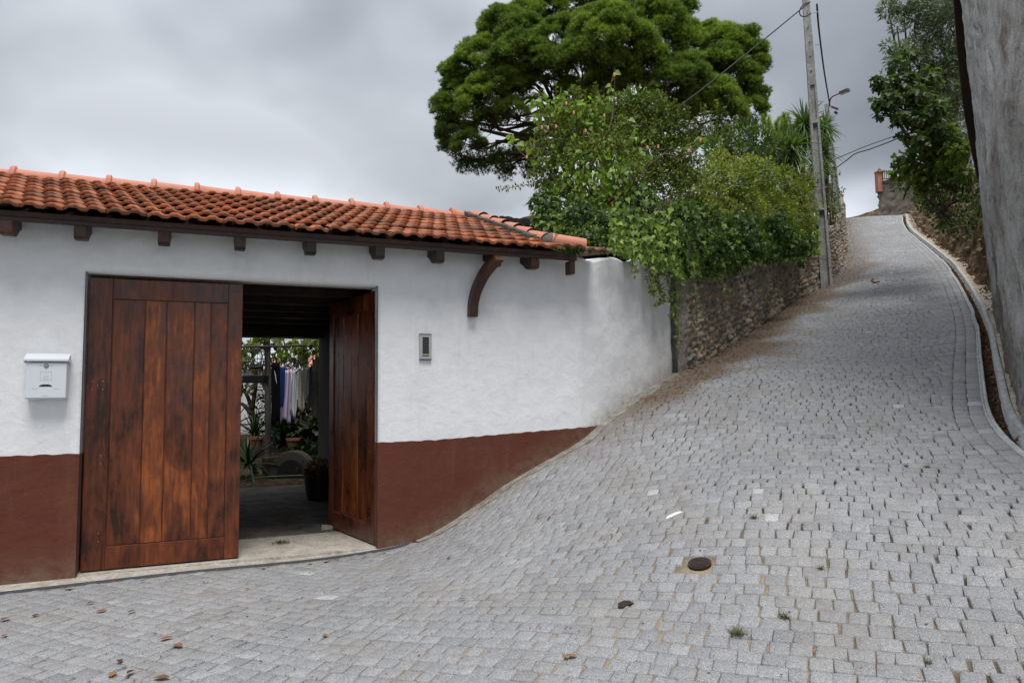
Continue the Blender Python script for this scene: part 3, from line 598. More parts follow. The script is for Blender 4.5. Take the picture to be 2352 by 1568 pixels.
# -- roof
SL = math.atan((3.96-2.985)/2.7); RU = -N3*math.cos(SL)+Z3*math.sin(SL); RN = N3*math.sin(SL)+Z3*math.cos(SL); R00 = Wp(0, 2.985, .5)
def Rf(u, s, o=0.): return R00+W3*u+RU*s+RN*o
rf = MB()
rf.box(Rf(-3.7, .04, -.075), W3*8.05, RU*2.85, RN*.04)
BP = Wp(0, 3.96, -2.2)
BU = -N3*math.cos(SL)-Z3*math.sin(SL); BN = -N3*math.sin(SL)+Z3*math.cos(SL)
rf.box(BP+W3*-3.7-RN*0.05, W3*8.05, BU*3.0, BN*.06)
roof = rf.build('roof', MT['rafter'], gh)
# clay tiles, each with two flat humps and a thick front lip
xs = np.sort(np.r_[[0., 1.], ((np.array([.12, .30, .62, .82])-.06) % 1)/2, ((np.array([.12, .30, .62, .82])-.06) % 1)/2+.5]); 
def prof(x): p = (x*2+.06) % 1.; return .021*np.clip((p-.12)/.18, 0, 1)*(1-np.clip((p-.62)/.20, 0, 1))
TV = []; TF = []; TT = []; nb = 0; cw = .30; cs = .322
for k in range(9):
    sh = (k*.094) % cw
    for c in range(-14, 18):
        u0 = c*cw+sh-.424+.3; 
        if u0 < -3.7 or u0+cw*.6 > (4.98 if k == 0 else 4.42 if k > 1 else 4.90): continue
        t = np.clip(rng.normal(.5, .2), 0, 1); dzt = rng.normal(0, .004); ds_ = rng.normal(0, .008); rot = rng.normal(0, .012); bk = (k == 0 and u0 > 4.3)
        if bk: dzt += rng.normal(0, .02); rot += rng.normal(0, .08)
        n_ = len(xs); h = prof(xs)
        rowsv = []
        for (sv, ho) in ((0.012, -.030), (0., 0.), (.10, -.004), (cs+.05, -.036)):
            rowsv += [Rf(u0+x*cw*.985+rot*(sv-.1), k*cs+sv+ds_-rot*(x-.5)*cw, .035+hh+ho+dzt+(.0 if ho == -.022 else 0.)) for x, hh in zip(xs, h)]
        TV += rowsv
        for r_ in range(3):
            for i in range(n_-1): a = nb+r_*n_+i; TF.append((a, a+1, a+1+n_, a+n_))
        TT += [t]*(4*n_); nb += 4*n_
# undersides close the tiles' sides
npmesh('tile_field', np.array(TV), np.array(TF), MT['tile'], roof, np.array(TT))
# rear slope tiles, coarse rows
m = MB()
for k in range(8):
    for c in range(-12, 14): m.box(BP+W3*(c*.3)+BU*(.05+k*.34)+BN*(.012+.0), W3*.29, BU*.34, BN*(.03), rng.random())
m.build('rear_tile_field', MT['tile'], roof)
# ridge tiles: half barrel with a raised collar
def barrel(p0, p1, r0, r1, up, collar=True, seg=12, t=.5):
    ax = nrm(p1-p0); L = np.linalg.norm(p1-p0); sd_ = nrm(np.cross(ax, up)); up = np.cross(sd_, ax); st = [(0, r0), (.0, r0+.001), (1., r1)] if not collar else [(-.02, r0+.000), (-.02, r0+.026), (.02, r0+.036), (.085, r0+.034), (.115, r0+.004), (1., r1)]
    V = []; 
    for s_, r in st:
        for k in range(seg+1): a = math.pi*(k/seg)*1.08-.04*math.pi; V.append(p0+ax*(s_*L)+sd_*math.cos(a)*r+up*math.sin(a)*r)
    n = seg+1; F = [(i*n+k, i*n+k+1, (i+1)*n+k+1, (i+1)*n+k) for i in range(len(st)-1) for k in range(seg)]
    m = MB(); m.add(V, F+[tuple(range(n))], t); return m
for k in range(-13, 4):
    u = 2.654+.465*k+.465*0; p1 = Wp(u+.47, 3.94, -2.2); p0 = Wp(u, 3.94, -2.2); 
    if u+.47 > 4.6: p1 = Wp(4.40, 3.93, -2.2)
    jt = rng.normal(0, .006); barrel(p0+Z3*jt, p1+Z3*jt*.5, .095, .085, Z3).build('ridge_tile', MT['ridge'], roof, smooth=False)
barrel(Wp(4.05, 3.94, -2.2), Wp(4.44, 3.93, -2.2), .095, .088, Z3).build('ridge_tile', MT['ridge'], roof)
m = MB()
for k in range(160):
    u = -3.6+k*.05; m.box(Wp(u, 3.85+.012*rng.normal(), -2.2+.02), W3*.052, N3*(.115+.02*rng.random()), Z3*.07)
m.build('ridge_mortar', MT['mortar'], roof)
for k in range(6):   # verge tiles, running down the gable
    s0 = 2.85-k*.415; s1 = s0-.43; barrel(Rf(4.36+.012*rng.normal(), s0, .030), Rf(4.37, s1, .040), .070, .092, RN, False).build('verge_tile', MT['ridge'], roof)
m = MB()
for k in range(60): m.box(Rf(4.22+.02*rng.normal(), .36+k*.043, .0), W3*.1, RU*.045, RN*(.07+.015*rng.random()))
m.build('verge_mortar', MT['mortar'], roof)
barrel(Rf(4.40, .33, .045), Rf(4.78, .25, .03), .085, .08, RN, False).build('verge_tile', MT['ridge'], roof)
mcap = barrel(Rf(4.36, .42, .03), Rf(4.47, .30, .035), .100, .097, RN, False, 10); mcap.build('mortar_cap', MT['mortar'], roof)
# fascia, soffit, rafter tails, brace
m = MB(); m.gbox(-3.7, 4.60, 2.893, 2.968, .385, .425, .5); m.build('fascia', MT['rafter'], gh, .004)
m = MB(); m.add([Wp(-3.7, 2.975, .40), Wp(4.42, 2.975, .40), Wp(4.42, 3.08, .10), Wp(-3.7, 3.08, .10)], [(0, 1, 2, 3)]); m.build('soffit', MT['rafter'], gh)
tp = [(.0, .0), (0, -.105), (.12, -.115), (.23, -.095), (.30, -.055), (.335, -.02), (.34, 0)]
for u in (-3.0, -2.4, -1.78, -1.16, -.53, -.02, .60, 1.215, 1.83, 2.47, 3.07, 3.68, 4.11):
    P = [Wp(u, 2.865+b, .12+a*.0+.0) for a, b in []]
    # tail: profile in the d/v plane, deepest at the wall, curving up to the fascia
    pr = [(.10, 2.95), (.10, 2.885), (.16, 2.868), (.21, 2.835), (.26, 2.80), (.31, 2.785), (.405, 2.783), (.425, 2.80), (.428, 2.8925), (.384, 2.8925), (.384, 2.95)]
    m = MB(); m.prism([Wp(u-.045, v, d) for d, v in pr], W3*.09, rng.random()); m.build('rafter_tail', MT['rafter'], gh, .005)
m = MB(); pr = [(.384, 2.864), (.60, 2.864), (.62, 2.80)]; m.gbox(4.52, 4.58, 2.75, 2.892, .30, .42); m.build('rafter_tail', MT['rafter'], gh, .005)
# curved brace from the wall up to the eave
cen = catmull([Wp(3.50, 2.28, .16), Wp(3.505, 2.42, .17), Wp(3.53, 2.56, .21), Wp(3.575, 2.70, .29), Wp(3.63, 2.80, .37), Wp(3.69, 2.88, .44)], 5)
T_ = nrm(np.gradient(cen, axis=0)); V = []; F = []
for i, c in enumerate(cen):
    a = W3*.045; b = nrm(np.cross(T_[i], W3))*(.045+.025*i/len(cen)); V += [c-a-b, c+a-b, c+a+b, c-a+b]
for i in range(len(cen)-1):
    for k in range(4): F.append((i*4+k, i*4+(k+1) % 4, (i+1)*4+(k+1) % 4, (i+1)*4+k))
F += [(3, 2, 1, 0), tuple(len(V)-4+k for k in range(4))]; m = MB(); m.add(V, F, .8); m.build('curved_brace', MT['rafter'], gh, .006)
# -- gate leaves
def leaf(o, ax, th, name, W_=1.262, Hh=2.528, label=None):
    """o hinge bottom corner; ax unit along the leaf; th unit to the visible face"""
    def B(m, a0, a1, v0, v1, d0, d1, t): return m.box(o+ax*a0+th*d0+Z3*v0, ax*(a1-a0), th*(d1-d0), Z3*(v1-v0), t)
    D = MB(); B(D, .01, W_-.01, .03, Hh-.02, -.055, -.012, .2); dr = D.build('gate_leaf', MT['door'], gh)
    if label: dr['label'] = label
    for a0, a1, t in ((.003, .185, .36), (W_-.125, W_-.002, .42)):
        m = MB(); B(m, a0, a1, .008, Hh, -.06, .004, t); m.build('stile', MT['door'], dr, .004)
    m = MB(); B(m, .186, W_-.126, 2.345, Hh-.002, -.06, .001, .34); m.build('rail', MT['door'], dr, .004)
    m = MB(); B(m, .186, W_-.126, .010, .20, -.06, .003, .46); m.build('rail', MT['door'], dr, .004)
    ed = [.188, .445, .620, .850, .990, W_-.128]; tn = (.40, .66, .60, .63, .44)
    for i in range(5):
        m = MB(); B(m, ed[i]+.003, ed[i+1]-.003, .203, 2.342, -.03, -.006+(.003 if i in (1, 3) else 0), tn[i]); m.build('plank', MT['door'], dr, .006)
    for v in (1.62, .98, .32):
        for a, b in ((.05, 0), (.13, .0), (.09, -.035), (.05, -.07), (.13, -.07)):
            m = MB(); c = o+ax*a+Z3*(v+b)+th*.004; m.box(c-ax*.003-Z3*.003, ax*.006, th*.003, Z3*.006); m.build('bolt', MT['iron' if v < 1.5 and a < .1 else 'metal'], dr)
    return dr
leaf(Wp(0.002, 0.004, -.0), W3, N3, 'l', label='closed left gate leaf of streaky varnished planks')
fe = onz(752, 1210); hp = Wp(2.512, .004, -.0); ax = nrm(fe-hp); ax[2] = 0; thn = np.array([-ax[1], ax[0], 0.])
if thn@(CAM-hp) < 0: thn = -thn
leaf(hp, ax, thn, 'r', label='right gate leaf swung open into the passage')
m = MB(); c = onw(635, 745, -4.6)[2]; m.box(c, W3*.10, N3*.06, Z3*.10); m.build('junction_box', MT['lampgrey'], gh)

# ---- wedge holding the leaf, drain grate, mailbox, intercom
t = thing('door_wedge', 'small pale wooden wedge lying by the free edge of the open gate leaf', 'wedge', onz(745, 1213))
c = onz(738, 1217)+Z3*.001; m = MB(); m.prism([c, c+W3*.13, c+W3*.13+Z3*.035, c+W3*.01+Z3*.05], -N3*.06); m.build('wedge_block', MT['sand'], t)
t = thing('drain_grate', 'long narrow slotted metal drain set along the threshold of the gate', 'drain', Wp(1, 0, .3))
dl_ = [(-5.4, .70), (-3.6, .615), (-.47, .425), (.74, .34), (2.475, .20), (2.86, .16)]; du = np.array([p[0] for p in dl_]); dD = np.array([p[1] for p in dl_])
m = MB(); m2 = MB()
uu = np.arange(-5.3, 2.84, .033)
for u in uu:
    d = float(np.interp(u, du, dD)); p = Wp(u, 0, d); z = H1(p[0], p[1])
    for q in (0, 1): m.box(Wp(u, z+.001, d-(.038 if q else .006)), W3*.033, N3*.007, Z3*.012)
    m.box(Wp(u, z+.001, d-.033), W3*.017, N3*.029, Z3*.010); m2.box(Wp(u, z-.02, d-.04), W3*.033, N3*.041, Z3*.012)
m.build('grate_bars', MT['galv'], t); m2.build('grate_trough', MT['black'], t)
# mailbox
t = thing('mailbox', 'white metal mailbox with scalloped flap and round lock left of the gate', 'mailbox', Wp(-.25, 1.5, .25))
u0, u1, v0, v1, d1 = -.395, -.105, 1.475, 1.775, .235
m = MB(); m.gbox(u0, u1, v0, v1, WD+.004, d1); bd = m.build('box_body', MT['mailbox'], t, .006)
m = MB(); m.gbox(u0+.003, u1-.003, v0+.008, v1-.008, d1+.0005, d1+.006); dr = m.build('front_door', MT['mailbox'], t, .003)
# roof flap with scalloped edge
V = []; nsc = 15; pts = []
for i in range(nsc*4+1): x = i/(nsc*4); pts.append((u0-.012+x*(u1-u0+.024), 1.790-.009*abs(math.sin(math.pi*x*nsc))))
m = MB(); n_ = len(pts); V = [Wp(a, b, d1+.022) for a, b in pts]+[Wp(a, 1.80, d1+.022) for a, b in pts]+[Wp(a, 1.850, .165) for a, b in pts]
m.add(V, [(i, i+1, n_+i+1, n_+i) for i in range(n_-1)]+[(n_+i, n_+i+1, 2*n_+i+1, 2*n_+i) for i in range(n_-1)])
for uu_ in (u0-.012, u1+.012):
    m.add([Wp(uu_, 1.775, d1+.02), Wp(uu_, 1.80, d1+.022), Wp(uu_, 1.85, .165), Wp(uu_, 1.80, WD+.01), Wp(uu_, 1.76, WD+.01), Wp(uu_, 1.77, .165)], [(0, 1, 2, 3, 4, 5)])
m.add([Wp(u0-.012, 1.85, .165), Wp(u1+.012, 1.85, .165), Wp(u1+.012, 1.80, WD+.004), Wp(u0-.012, 1.80, WD+.004)], [(0, 1, 2, 3)])
m.build('roof_flap', MT['mailbox'], t)
def disc(c, nrm_, r, th, seg=20, t=.5):
    nrm_ = nrm(nrm_); a = nrm(np.cross(nrm_, [.1, .2, 1.])); b = np.cross(nrm_, a); m = MB(); m.prism([c+a*r*math.cos(2*math.pi*k/seg)+b*r*math.sin(2*math.pi*k/seg) for k in range(seg)], nrm_*th, t); return m
lc = Wp(-.252, 1.745, d1+.006)
m = disc(lc, N3, .017, .004); lk_ = m.build('lock', MT['iron'], t); m = disc(lc+N3*.004, N3, .0125, .003); m.build('lock_barrel', MT['metal'], lk_); m = MB(); m.box(lc+N3*.0072-W3*.0015-Z3*.005, W3*.003, N3*.001, Z3*.01); m.build('keyhole', MT['black'], lk_)
m = MB()   # curved view slot
sl_ = [Wp(-.252+a, 1.575+b, d1+.0065) for a, b in ((-.048, 0), (.048, 0), (.036, .013), (.020, .018), (-.020, .018), (-.036, .013))]
m.prism(sl_, N3*.001); m.build('letter_window', MT['black'], t)
def hl(m_, a0, a1, v, h=.0022): m_ = MB(); m_.gbox(a0, a1, v, v+h, d1+.0062, d1+.0072); m_.build('embossed_line', MT['emboss'], dr)
def vl(m_, a, b0, b1, h=.0018): m_ = MB(); m_.gbox(a, a+h, b0, b1, d1+.0062, d1+.0072); m_.build('embossed_line', MT['emboss'], dr)
hl(m, -.297, -.275, 1.744); hl(m, -.229, -.207, 1.744); hl(m, -.345, -.307, 1.556); hl(m, -.197, -.162, 1.556)
hl(m, -.292, -.212, 1.697, .0014); hl(m, -.292, -.212, 1.624, .0014); vl(m, -.292, 1.625, 1.697, .0014); vl(m, -.2134, 1.625, 1.697, .0014)
hl(m, -.268, -.236, 1.655, .0014); hl(m, -.268, -.236, 1.637, .0014); vl(m, -.268, 1.637, 1.656, .0014); vl(m, -.2374, 1.637, 1.656, .0014)
m = MB()
for q in range(9): a = math.pi*q/8; m.gbox(-.252+.016*math.cos(a)-.001, -.252+.016*math.cos(a)+.001, 1.664+.016*math.sin(a)-.001, 1.664+.016*math.sin(a)+.001, d1+.0062, d1+.0072)
hl(m, -.275, -.232, 1.498, .0012)
m.build('embossed_horn', MT['emboss'], dr)
for a in (-.365, -.175): m = MB(); m.gbox(a, a+.04, v0-.009, v0, .16, .20); m.build('foot', MT['white_soft'], t)
# intercom
t = thing('intercom', 'brushed steel intercom panel with dark louvres on the wall right of the gate', 'intercom', Wp(2.95, 1.3, WD))
ua, va, _ = onw(964, 768, WD+.02); ub, vb, _ = onw(991, 825, WD+.02); ub = max(ub, ua+.10)
m = MB(); m.gbox(ua, ub, vb, va, WD-.02, WD+.022); m.build('housing', MT['metal'], t, .003)
for v in (vb-.006, va-.001): m = MB(); m.gbox(ua-.002, ub+.002, v, v+.008, WD-.02, WD+.026); m.build('end_cap', MT['black'], t)
wI = ub-ua; hI = va-vb; m = MB(); m.gbox(ua+wI*.24, ub-wI*.22, vb+hI*.12, va-hI*.10, WD+.0222, WD+.0235); pn = m.build('speaker_panel', MT['black'], t)
m = MB()
for k in range(10): v = vb+hI*(.26+.062*k); m.gbox(ua+wI*.28, ub-wI*.26, v, v+hI*.022, WD+.0236, WD+.0262)
m.build('louvres', MT['lampgrey'], pn)
m = MB(); m.gbox(ua+wI*.26, ub-wI*.24, vb+hI*.16, vb+hI*.215, WD+.0237, WD+.028); m.build('call_button', MT['brass'], pn)
# valve cover
zc = H1(*VALVE); t = thing('valve_cover', 'small round dark iron valve cover set in the cobbles', 'manhole cover', (VALVE[0], VALVE[1], zc))
gN = nrm(np.array([-(H1(VALVE[0]+.1, VALVE[1])-H1(VALVE[0]-.1, VALVE[1]))/.2, -(H1(VALVE[0], VALVE[1]+.1)-H1(VALVE[0], VALVE[1]-.1))/.2, 1.]))
c0 = np.array([*VALVE, zc]); disc(c0-gN*.02, gN, .074, .026, 24).build('rim', MT['iron'], t); disc(c0+gN*.0062, gN, .060, .003, 24).build('lid', MT['iron'], t)
mm = MB()
_a = nrm(np.cross(gN, [1., 0, 0])); _b2 = np.cross(gN, _a)
for r in (.025, .046):
    for k in range(20): an = 2*math.pi*k/20; p = c0+gN*.0092+(_a*math.cos(an)+_b2*math.sin(an))*r; mm.box(p-_a*.005-_b2*.005, _a*.01, _b2*.01, gN*.002)
mm.build('lid_ribs', MT['iron'], t)

# ================================================================== STONE WALL, HOUSE, BANK
def rubble(name, path, sarr, hfun, mat, parent=None, step_v=.045, cs_=.13, cv=.10, amp=.055, side=1, pier=0., base=-.15, seed=0):
    """wall face along a plan path (visible side to the right of travel if side=1)"""
    T = nrm(np.gradient(path, axis=0)); NN = np.stack([T[:, 1], -T[:, 0]], 1)*side
    hb = H(path[:, 0], path[:, 1])+base if callable(hfun) else None
    ht = np.array([hfun(s) for s in sarr]); nv = int(max(ht-base)/step_v)+2; fr = np.linspace(0, 1, nv)
    Z = hb[:, None]+(ht-base)[:, None]*fr; Vv = (ht-base)[:, None]*fr; S = np.repeat(sarr[:, None], nv, 1)
    r = np.random.default_rng(seed+11); nS, nV_ = 400, 60; jx = r.random((nS, nV_)); jy = r.random((nS, nV_)); cr_ = r.random((nS, nV_))
    gi = np.floor(S/cs_).astype(int); gj = np.floor(Vv/cv).astype(int); f1 = np.full(S.shape, 9.); f2 = np.full(S.shape, 9.); cid = np.zeros(S.shape)
    for a in (-1, 0, 1):
        for b in (-1, 0, 1):
            i_, j_ = (gi+a) % nS, (gj+b) % nV_; sx = (gi+a+.15+.7*jx[i_, j_])*cs_; sy = (gj+b+.15+.7*jy[i_, j_])*cv
            d = np.hypot((S-sx)/cs_, (Vv-sy)/cv); nw = d < f1; f2 = np.where(nw, f1, np.minimum(f2, d)); cid = np.where(nw, cr_[i_, j_], cid); f1 = np.where(nw, d, f1)
    e = f2-f1; dep = sstep(0, .45, e)*amp*(.45+.9*((cid*7.3) % 1.)); P3 = np.stack([S, Vv, S*0], -1)
    dep = dep+amp*.35*fbm(P3+seed, 11., 2)+amp*.7*vnoise(P3+seed, 1.2); mort = 1-sstep(.03, .16, e)
    if pier: k = 1-sstep(pier*.6, pier*1.5, S+.25*vnoise(P3, 2.)); dep = dep*(1-k)+k*(amp*.9+.012*fbm(P3, 9.)); mort = np.maximum(mort, k)
    X = path[:, None, :]+NN[:, None, :]*dep[..., None]; V = np.concatenate([X, Z[..., None]], -1)
    Vb = V.copy(); Vb[..., :2] = (path[:, None, :]-NN[:, None, :]*.45)*np.ones((1, nv, 1)); n = V.shape[0]*nv; F = grid(len(path), nv); i = np.arange(len(path)-1); jj = np.arange(nv-1)
    Fs = [F, F[:, ::-1]+n, np.stack([i*nv+nv-1, (i+1)*nv+nv-1, (i+1)*nv+nv-1+n, i*nv+nv-1+n], 1), np.stack([jj, jj+n, jj+1+n, jj+1], 1), np.stack([jj, jj+n, jj+1+n, jj+1], 1)+(len(path)-1)*nv]
    if side < 0: Fs = [f[:, ::-1] for f in Fs]
    return npmesh(name, np.concatenate([V.reshape(-1, 3), Vb.reshape(-1, 3)]), Fs, mat, parent, np.tile(np.clip(cid, 0, 1).ravel(), 2), extra={'mortar': np.tile(mort.ravel(), 2)})
spath, ss_ = resample(SC, .035); spath = spath[ss_ < 34]; ss_ = ss_[ss_ < 34]
sw = rubble('rubble_wall', spath, ss_, lambda s_: 1.95-.75*float(sstep(9., 11.5, s_))+.10*math.sin(s_*1.3)+.06*math.sin(s_*5), MT['stone'], None, .035, amp=.06, pier=.42)
setp(sw, 'rough brown rubble stone wall under the hanging ivy, running up the left side of the lane', 'stone wall')
# ground behind the rubble wall (garden terrace)
nv = 12; tp_, ts_ = resample(SC, .5); row_ = []
for i in range(nv):
    o_ = -.30-i*i*.12; p = offs(tp_, o_); hh = H(tp_[:, 0], tp_[:, 1])+1.75+.02*i*i*.12; row_.append(np.c_[p, hh+.08*vnoise(np.c_[p, p[:, 0]*0], 1.)])
V = np.stack(row_, 1); o = npmesh('terrace_ground', V.reshape(-1, 3), grid(len(tp_), nv), MT['litter'], smooth=True); setp(o, kind='structure')
# ---- rendered house wall on the right
hs = thing('rendered_house', 'tall house with rough grey rendered side wall at the right edge of the lane', 'house', (7, 9, 3))
hA = hit(2285, 712)[:2]; hB = hit(2350, 976)[:2]; hd = nrm(hB-hA); hl_ = np.linalg.norm(hB-hA); hn = np.array([hd[1], -hd[0]])
if hn@(CAM[:2]-hA) < 0 and hn@(np.array([2., 9])-hA) < 0: hn = -hn
if hn@(np.array([2., 9.])-hA) < 0: hn = -hn
hpth, sA = resample(catmull([np.r_[q, 0] for q in (hA, hA+(hB-hA)*.5, hB, (4.22, 5.2), (4.18, 3.4))], 8)[:, :2], .045); vA = np.linspace(-.4, 8.2, 150); S, Vv = np.meshgrid(sA, vA, indexing='ij')
bx = hpth[:, :1]+0*S; by = hpth[:, 1:]+0*S; z0 = H(bx, by); P3 = np.stack([S, Vv, S*0], -1)
lean = .17*Vv/5.*np.clip(1-(S-hl_*.7)/(hl_*.6), 0, 1); ds_ = .040*fbm(P3, 1.1, 3)+.048*fbm(P3*np.array([1, .8, 1]), 6., 3)+.014*vnoise(P3, 15.)+.008*vnoise(P3, .5)-.03*np.clip(vnoise(P3, 3.3)-.35, 0, 1)*2
wv_ = .02*vnoise(np.stack([Vv, S*0, S*0], -1), 1.3); strip_ = (S < 2.1+wv_); groove = np.exp(-((S-2.16-wv_)/.06)**2); ds_ = np.where(strip_, ds_*.5+.030, ds_-.004)-.05*groove; ds_ -= .03*sstep(1.2, .2, Vv)*0
zt = hit(2285, 712)[2]; Zb = np.where(z0+Vv > zt+Vv-9, z0*np.clip(1-Vv/2, 0, 1)+(zt)*np.clip(Vv/2, 0, 1)+Vv, 0)
V = np.stack([bx+hn[0]*(lean+ds_), by+hn[1]*(lean+ds_), Zb], -1); n = V.reshape(-1, 3).shape[0]; nvv2 = len(vA)
Vb = V.copy(); Vb[..., 0] = bx-hn[0]*3.; Vb[..., 1] = by-hn[1]*3.; F = grid(len(sA), nvv2); jj = np.arange(nvv2-1); i = np.arange(len(sA)-1)
dirtk = np.clip(1.1-Vv/1.6+.5*fbm(P3, 1.5), 0, 1)
def m_render():
    s = NT('rough_render'); big = s.noise(1.5, 5, .65, .3); mid = s.noise(9, 5, .75, .15, None, (1, 1, .9)); fine = s.noise(75, 4, .7); d = s.attr()
    g = s.ramp(big, (.3, (.44, .41, .375)), (.5, (.68, .67, .65)), (.7, (.82, .815, .80)))
    g = s.mix(.75, g, s.ramp(mid, (.30, .35), (.46, 1.), (.75, 1.25)), 'MULTIPLY'); g = s.mix(.6, g, s.ramp(fine, (.3, .6), (.7, 1.3)), 'MULTIPLY')
    sn = s.noise(3.5, 5, .75, .8, None, (1, 1, .35)); g = s.mix(s.ramp(sn, (.50, 0.), (.68, .75)), g, (.20, .155, .115))
    g = s.mix(s.math('MULTIPLY', d, .75), g, s.ramp(mid, (.35, (.035, .028, .02)), (.65, (.17, .13, .09))))
    return s.fin(g, .95, s.bump(fine, .7, .015, s.bump(mid, 1., .09)), .1)
MT['render'] = m_render()
npmesh('side_wall', np.concatenate([V.reshape(-1, 3), Vb.reshape(-1, 3)]), [F[:, ::-1], F+n, np.stack([jj, jj+1, jj+1+n, jj+n], 1), np.stack([jj, jj+n, jj+1+n, jj+1], 1)+(len(sA)-1)*nvv2,
        np.stack([i*nvv2+nvv2-1, i*nvv2+nvv2-1+n, (i+1)*nvv2+nvv2-1+n, (i+1)*nvv2+nvv2-1], 1)], MT['render'], hs, np.tile(dirtk.ravel(), 2))
# dark board hanging along the house corner
lft = [(2189, -25), (2198, 105), (2208, 200), (2214, 250), (2226, 315), (2243, 396), (2254, 445)]; rgt = [(2217, -25), (2224, 110), (2232, 200), (2237, 245), (2248, 310), (2262, 398), (2266, 440)]
zd = 12.05; Lp = [at(x, y, zd) for x, y in lft]; Rp = [at(x+14, y, zd) for x, y in rgt]; m = MB(); tk = np.array([.02, .05, 0])
n_ = len(Lp); V = Lp+Rp+[p+tk for p in Lp]+[p+tk for p in Rp]
Fb = [(i, i+1, n_+i+1, n_+i) for i in range(n_-1)]+[(2*n_+i, 3*n_+i, 3*n_+i+1, 2*n_+i+1) for i in range(n_-1)]+[(i, 2*n_+i, 2*n_+i+1, i+1) for i in range(n_-1)]+[(n_+i, n_+i+1, 3*n_+i+1, 3*n_+i) for i in range(n_-1)]
m.add(V, Fb); m.build('corner_board', MT['rust'], hs)
# ---- earth and rock bank right of the gutter
bk = (KC[:, 1] > hA[1]-1.2); bp, bs = resample(KC[bk], .07); bh = H(bp[:, 0], bp[:, 1])
of = np.array([.30, .42, .50, .56, .62, .70, .78, .88, .98, 1.08, 1.2, 1.32, 1.45, 1.6, 1.75, 1.95, 2.2, 2.6, 3.4, 5., 8.])
pr = np.array([.02, .04, .16, .32, .48, .66, .86, 1.08, 1.30, 1.52, 1.74, 1.95, 2.15, 2.34, 2.5, 2.66, 2.8, 2.95, 3.1, 3.3, 3.6])
wid = np.interp(bs, (0, 2., 4.5, 8, 30), (.55, .22, .0, .0, .05)); of2 = of[None]+wid[:, None]; T = nrm(np.gradient(bp, axis=0)); NR = np.stack([T[:, 1], -T[:, 0]], 1)
hsc = np.interp(bs, (0, 1.5, 9, 13, 17, 30), (.7, 1., 1., .85, .6, .45))
X = bp[:, None]+NR[:, None]*of2[..., None]; Z = bh[:, None]+pr[None]*hsc[:, None]; P3 = np.concatenate([X, Z[..., None]], -1)
d = .12*fbm(P3, 1.7, 4)+.13*np.abs(fbm(P3, 4.5, 3)); d[:, :2] *= .1; X = X-NR[:, None]*d[..., None]*1.3; Z = Z+d*.6
o = npmesh('earth_bank', np.concatenate([X, Z[..., None]], -1).reshape(-1, 3), grid(len(bp), len(of))[:, ::-1], MT['earth']); setp(o, kind='structure')
BX, BZ = X.copy(), Z.copy()
# embedded rocks on the bank
m_ = []
def rock(c, r, seed):
    rr = np.random.default_rng(seed); me = MB(); 
    n1, n2_ = 7, 5; V = []
    for j in range(n2_):
        for i in range(n1):
            a = 2*math.pi*i/n1+rr.uniform(-.3, .3); b = math.pi*(j/(n2_-1)-.5); V.append(c+r*rr.uniform(.75, 1.15)*np.array([math.cos(a)*math.cos(b), math.sin(a)*math.cos(b)*.8, math.sin(b)*.7]))
    F = [(j*n1+i, j*n1+(i+1) % n1, (j+1)*n1+(i+1) % n1, (j+1)*n1+i) for j in range(n2_-1) for i in range(n1)]
    return V, F
rk_ = MB()
for k in range(330):
    i = rng.integers(0, len(bp)); j = rng.integers(2, 13); c = np.array([X[i, j, 0], X[i, j, 1], Z[i, j]]); v_, f_ = rock(c, rng.uniform(.03, .11), k); rk_.add(v_, f_, rng.random())
MT['rock'] = m_simple('bank_rock', (.08, .062, .042), (.34, .27, .185), 5, .95, 0, .8, .1, 5)
o = rk_.build('bank_rubble', MT['rock']); setp(o, kind='stuff', label='brown stones bedded in the earth bank', cat='stones')
# far retaining wall beyond the crest with pillar and railing
fp, fs_ = resample([at(2017, 470, 37)[:2], at(2060, 470, 36)[:2], at(2110, 470, 34.5)[:2], at(2180, 450, 31)[:2]], .12)
fT = nrm(np.gradient(fp, axis=0)); fN = np.stack([fT[:, 1], -fT[:, 0]], 1); zb = at(2017, 508, 37)[2]; zt_ = at(2017, 416, 37)[2]
S, Vv = np.meshgrid(fs_, np.arange(-1., zt_-zb, .09), indexing='ij'); P3 = np.stack([S, Vv, S*0], -1); dd_ = .07*fbm(P3, 3., 3)+.03*rng.normal(size=S.shape)
V = np.concatenate([fp[:, None]+fN[:, None]*dd_[..., None], (zb+Vv)[..., None]], -1); Vb = V.copy(); Vb[..., :2] = fp[:, None]-fN[:, None]*.5
nq = V.shape[1]; n = len(fp)*nq; F = grid(len(fp), nq); jj = np.arange(nq-1); i = np.arange(len(fp)-1)
fw_ = npmesh('retaining_wall', np.concatenate([V.reshape(-1, 3), Vb.reshape(-1, 3)]), [F, F[:, ::-1]+n, np.stack([jj, jj+n, jj+1+n, jj+1], 1), np.stack([i*nq+nq-1, (i+1)*nq+nq-1, (i+1)*nq+nq-1+n, i*nq+nq-1+n], 1)], MT['stone'], None, np.clip(.5+.30*rng.normal(size=2*n), 0, 1), extra={'mortar': np.full(2*n, .25)})
setp(fw_, 'dark stone retaining wall at the top of the lane below the pink pillar', 'stone wall')
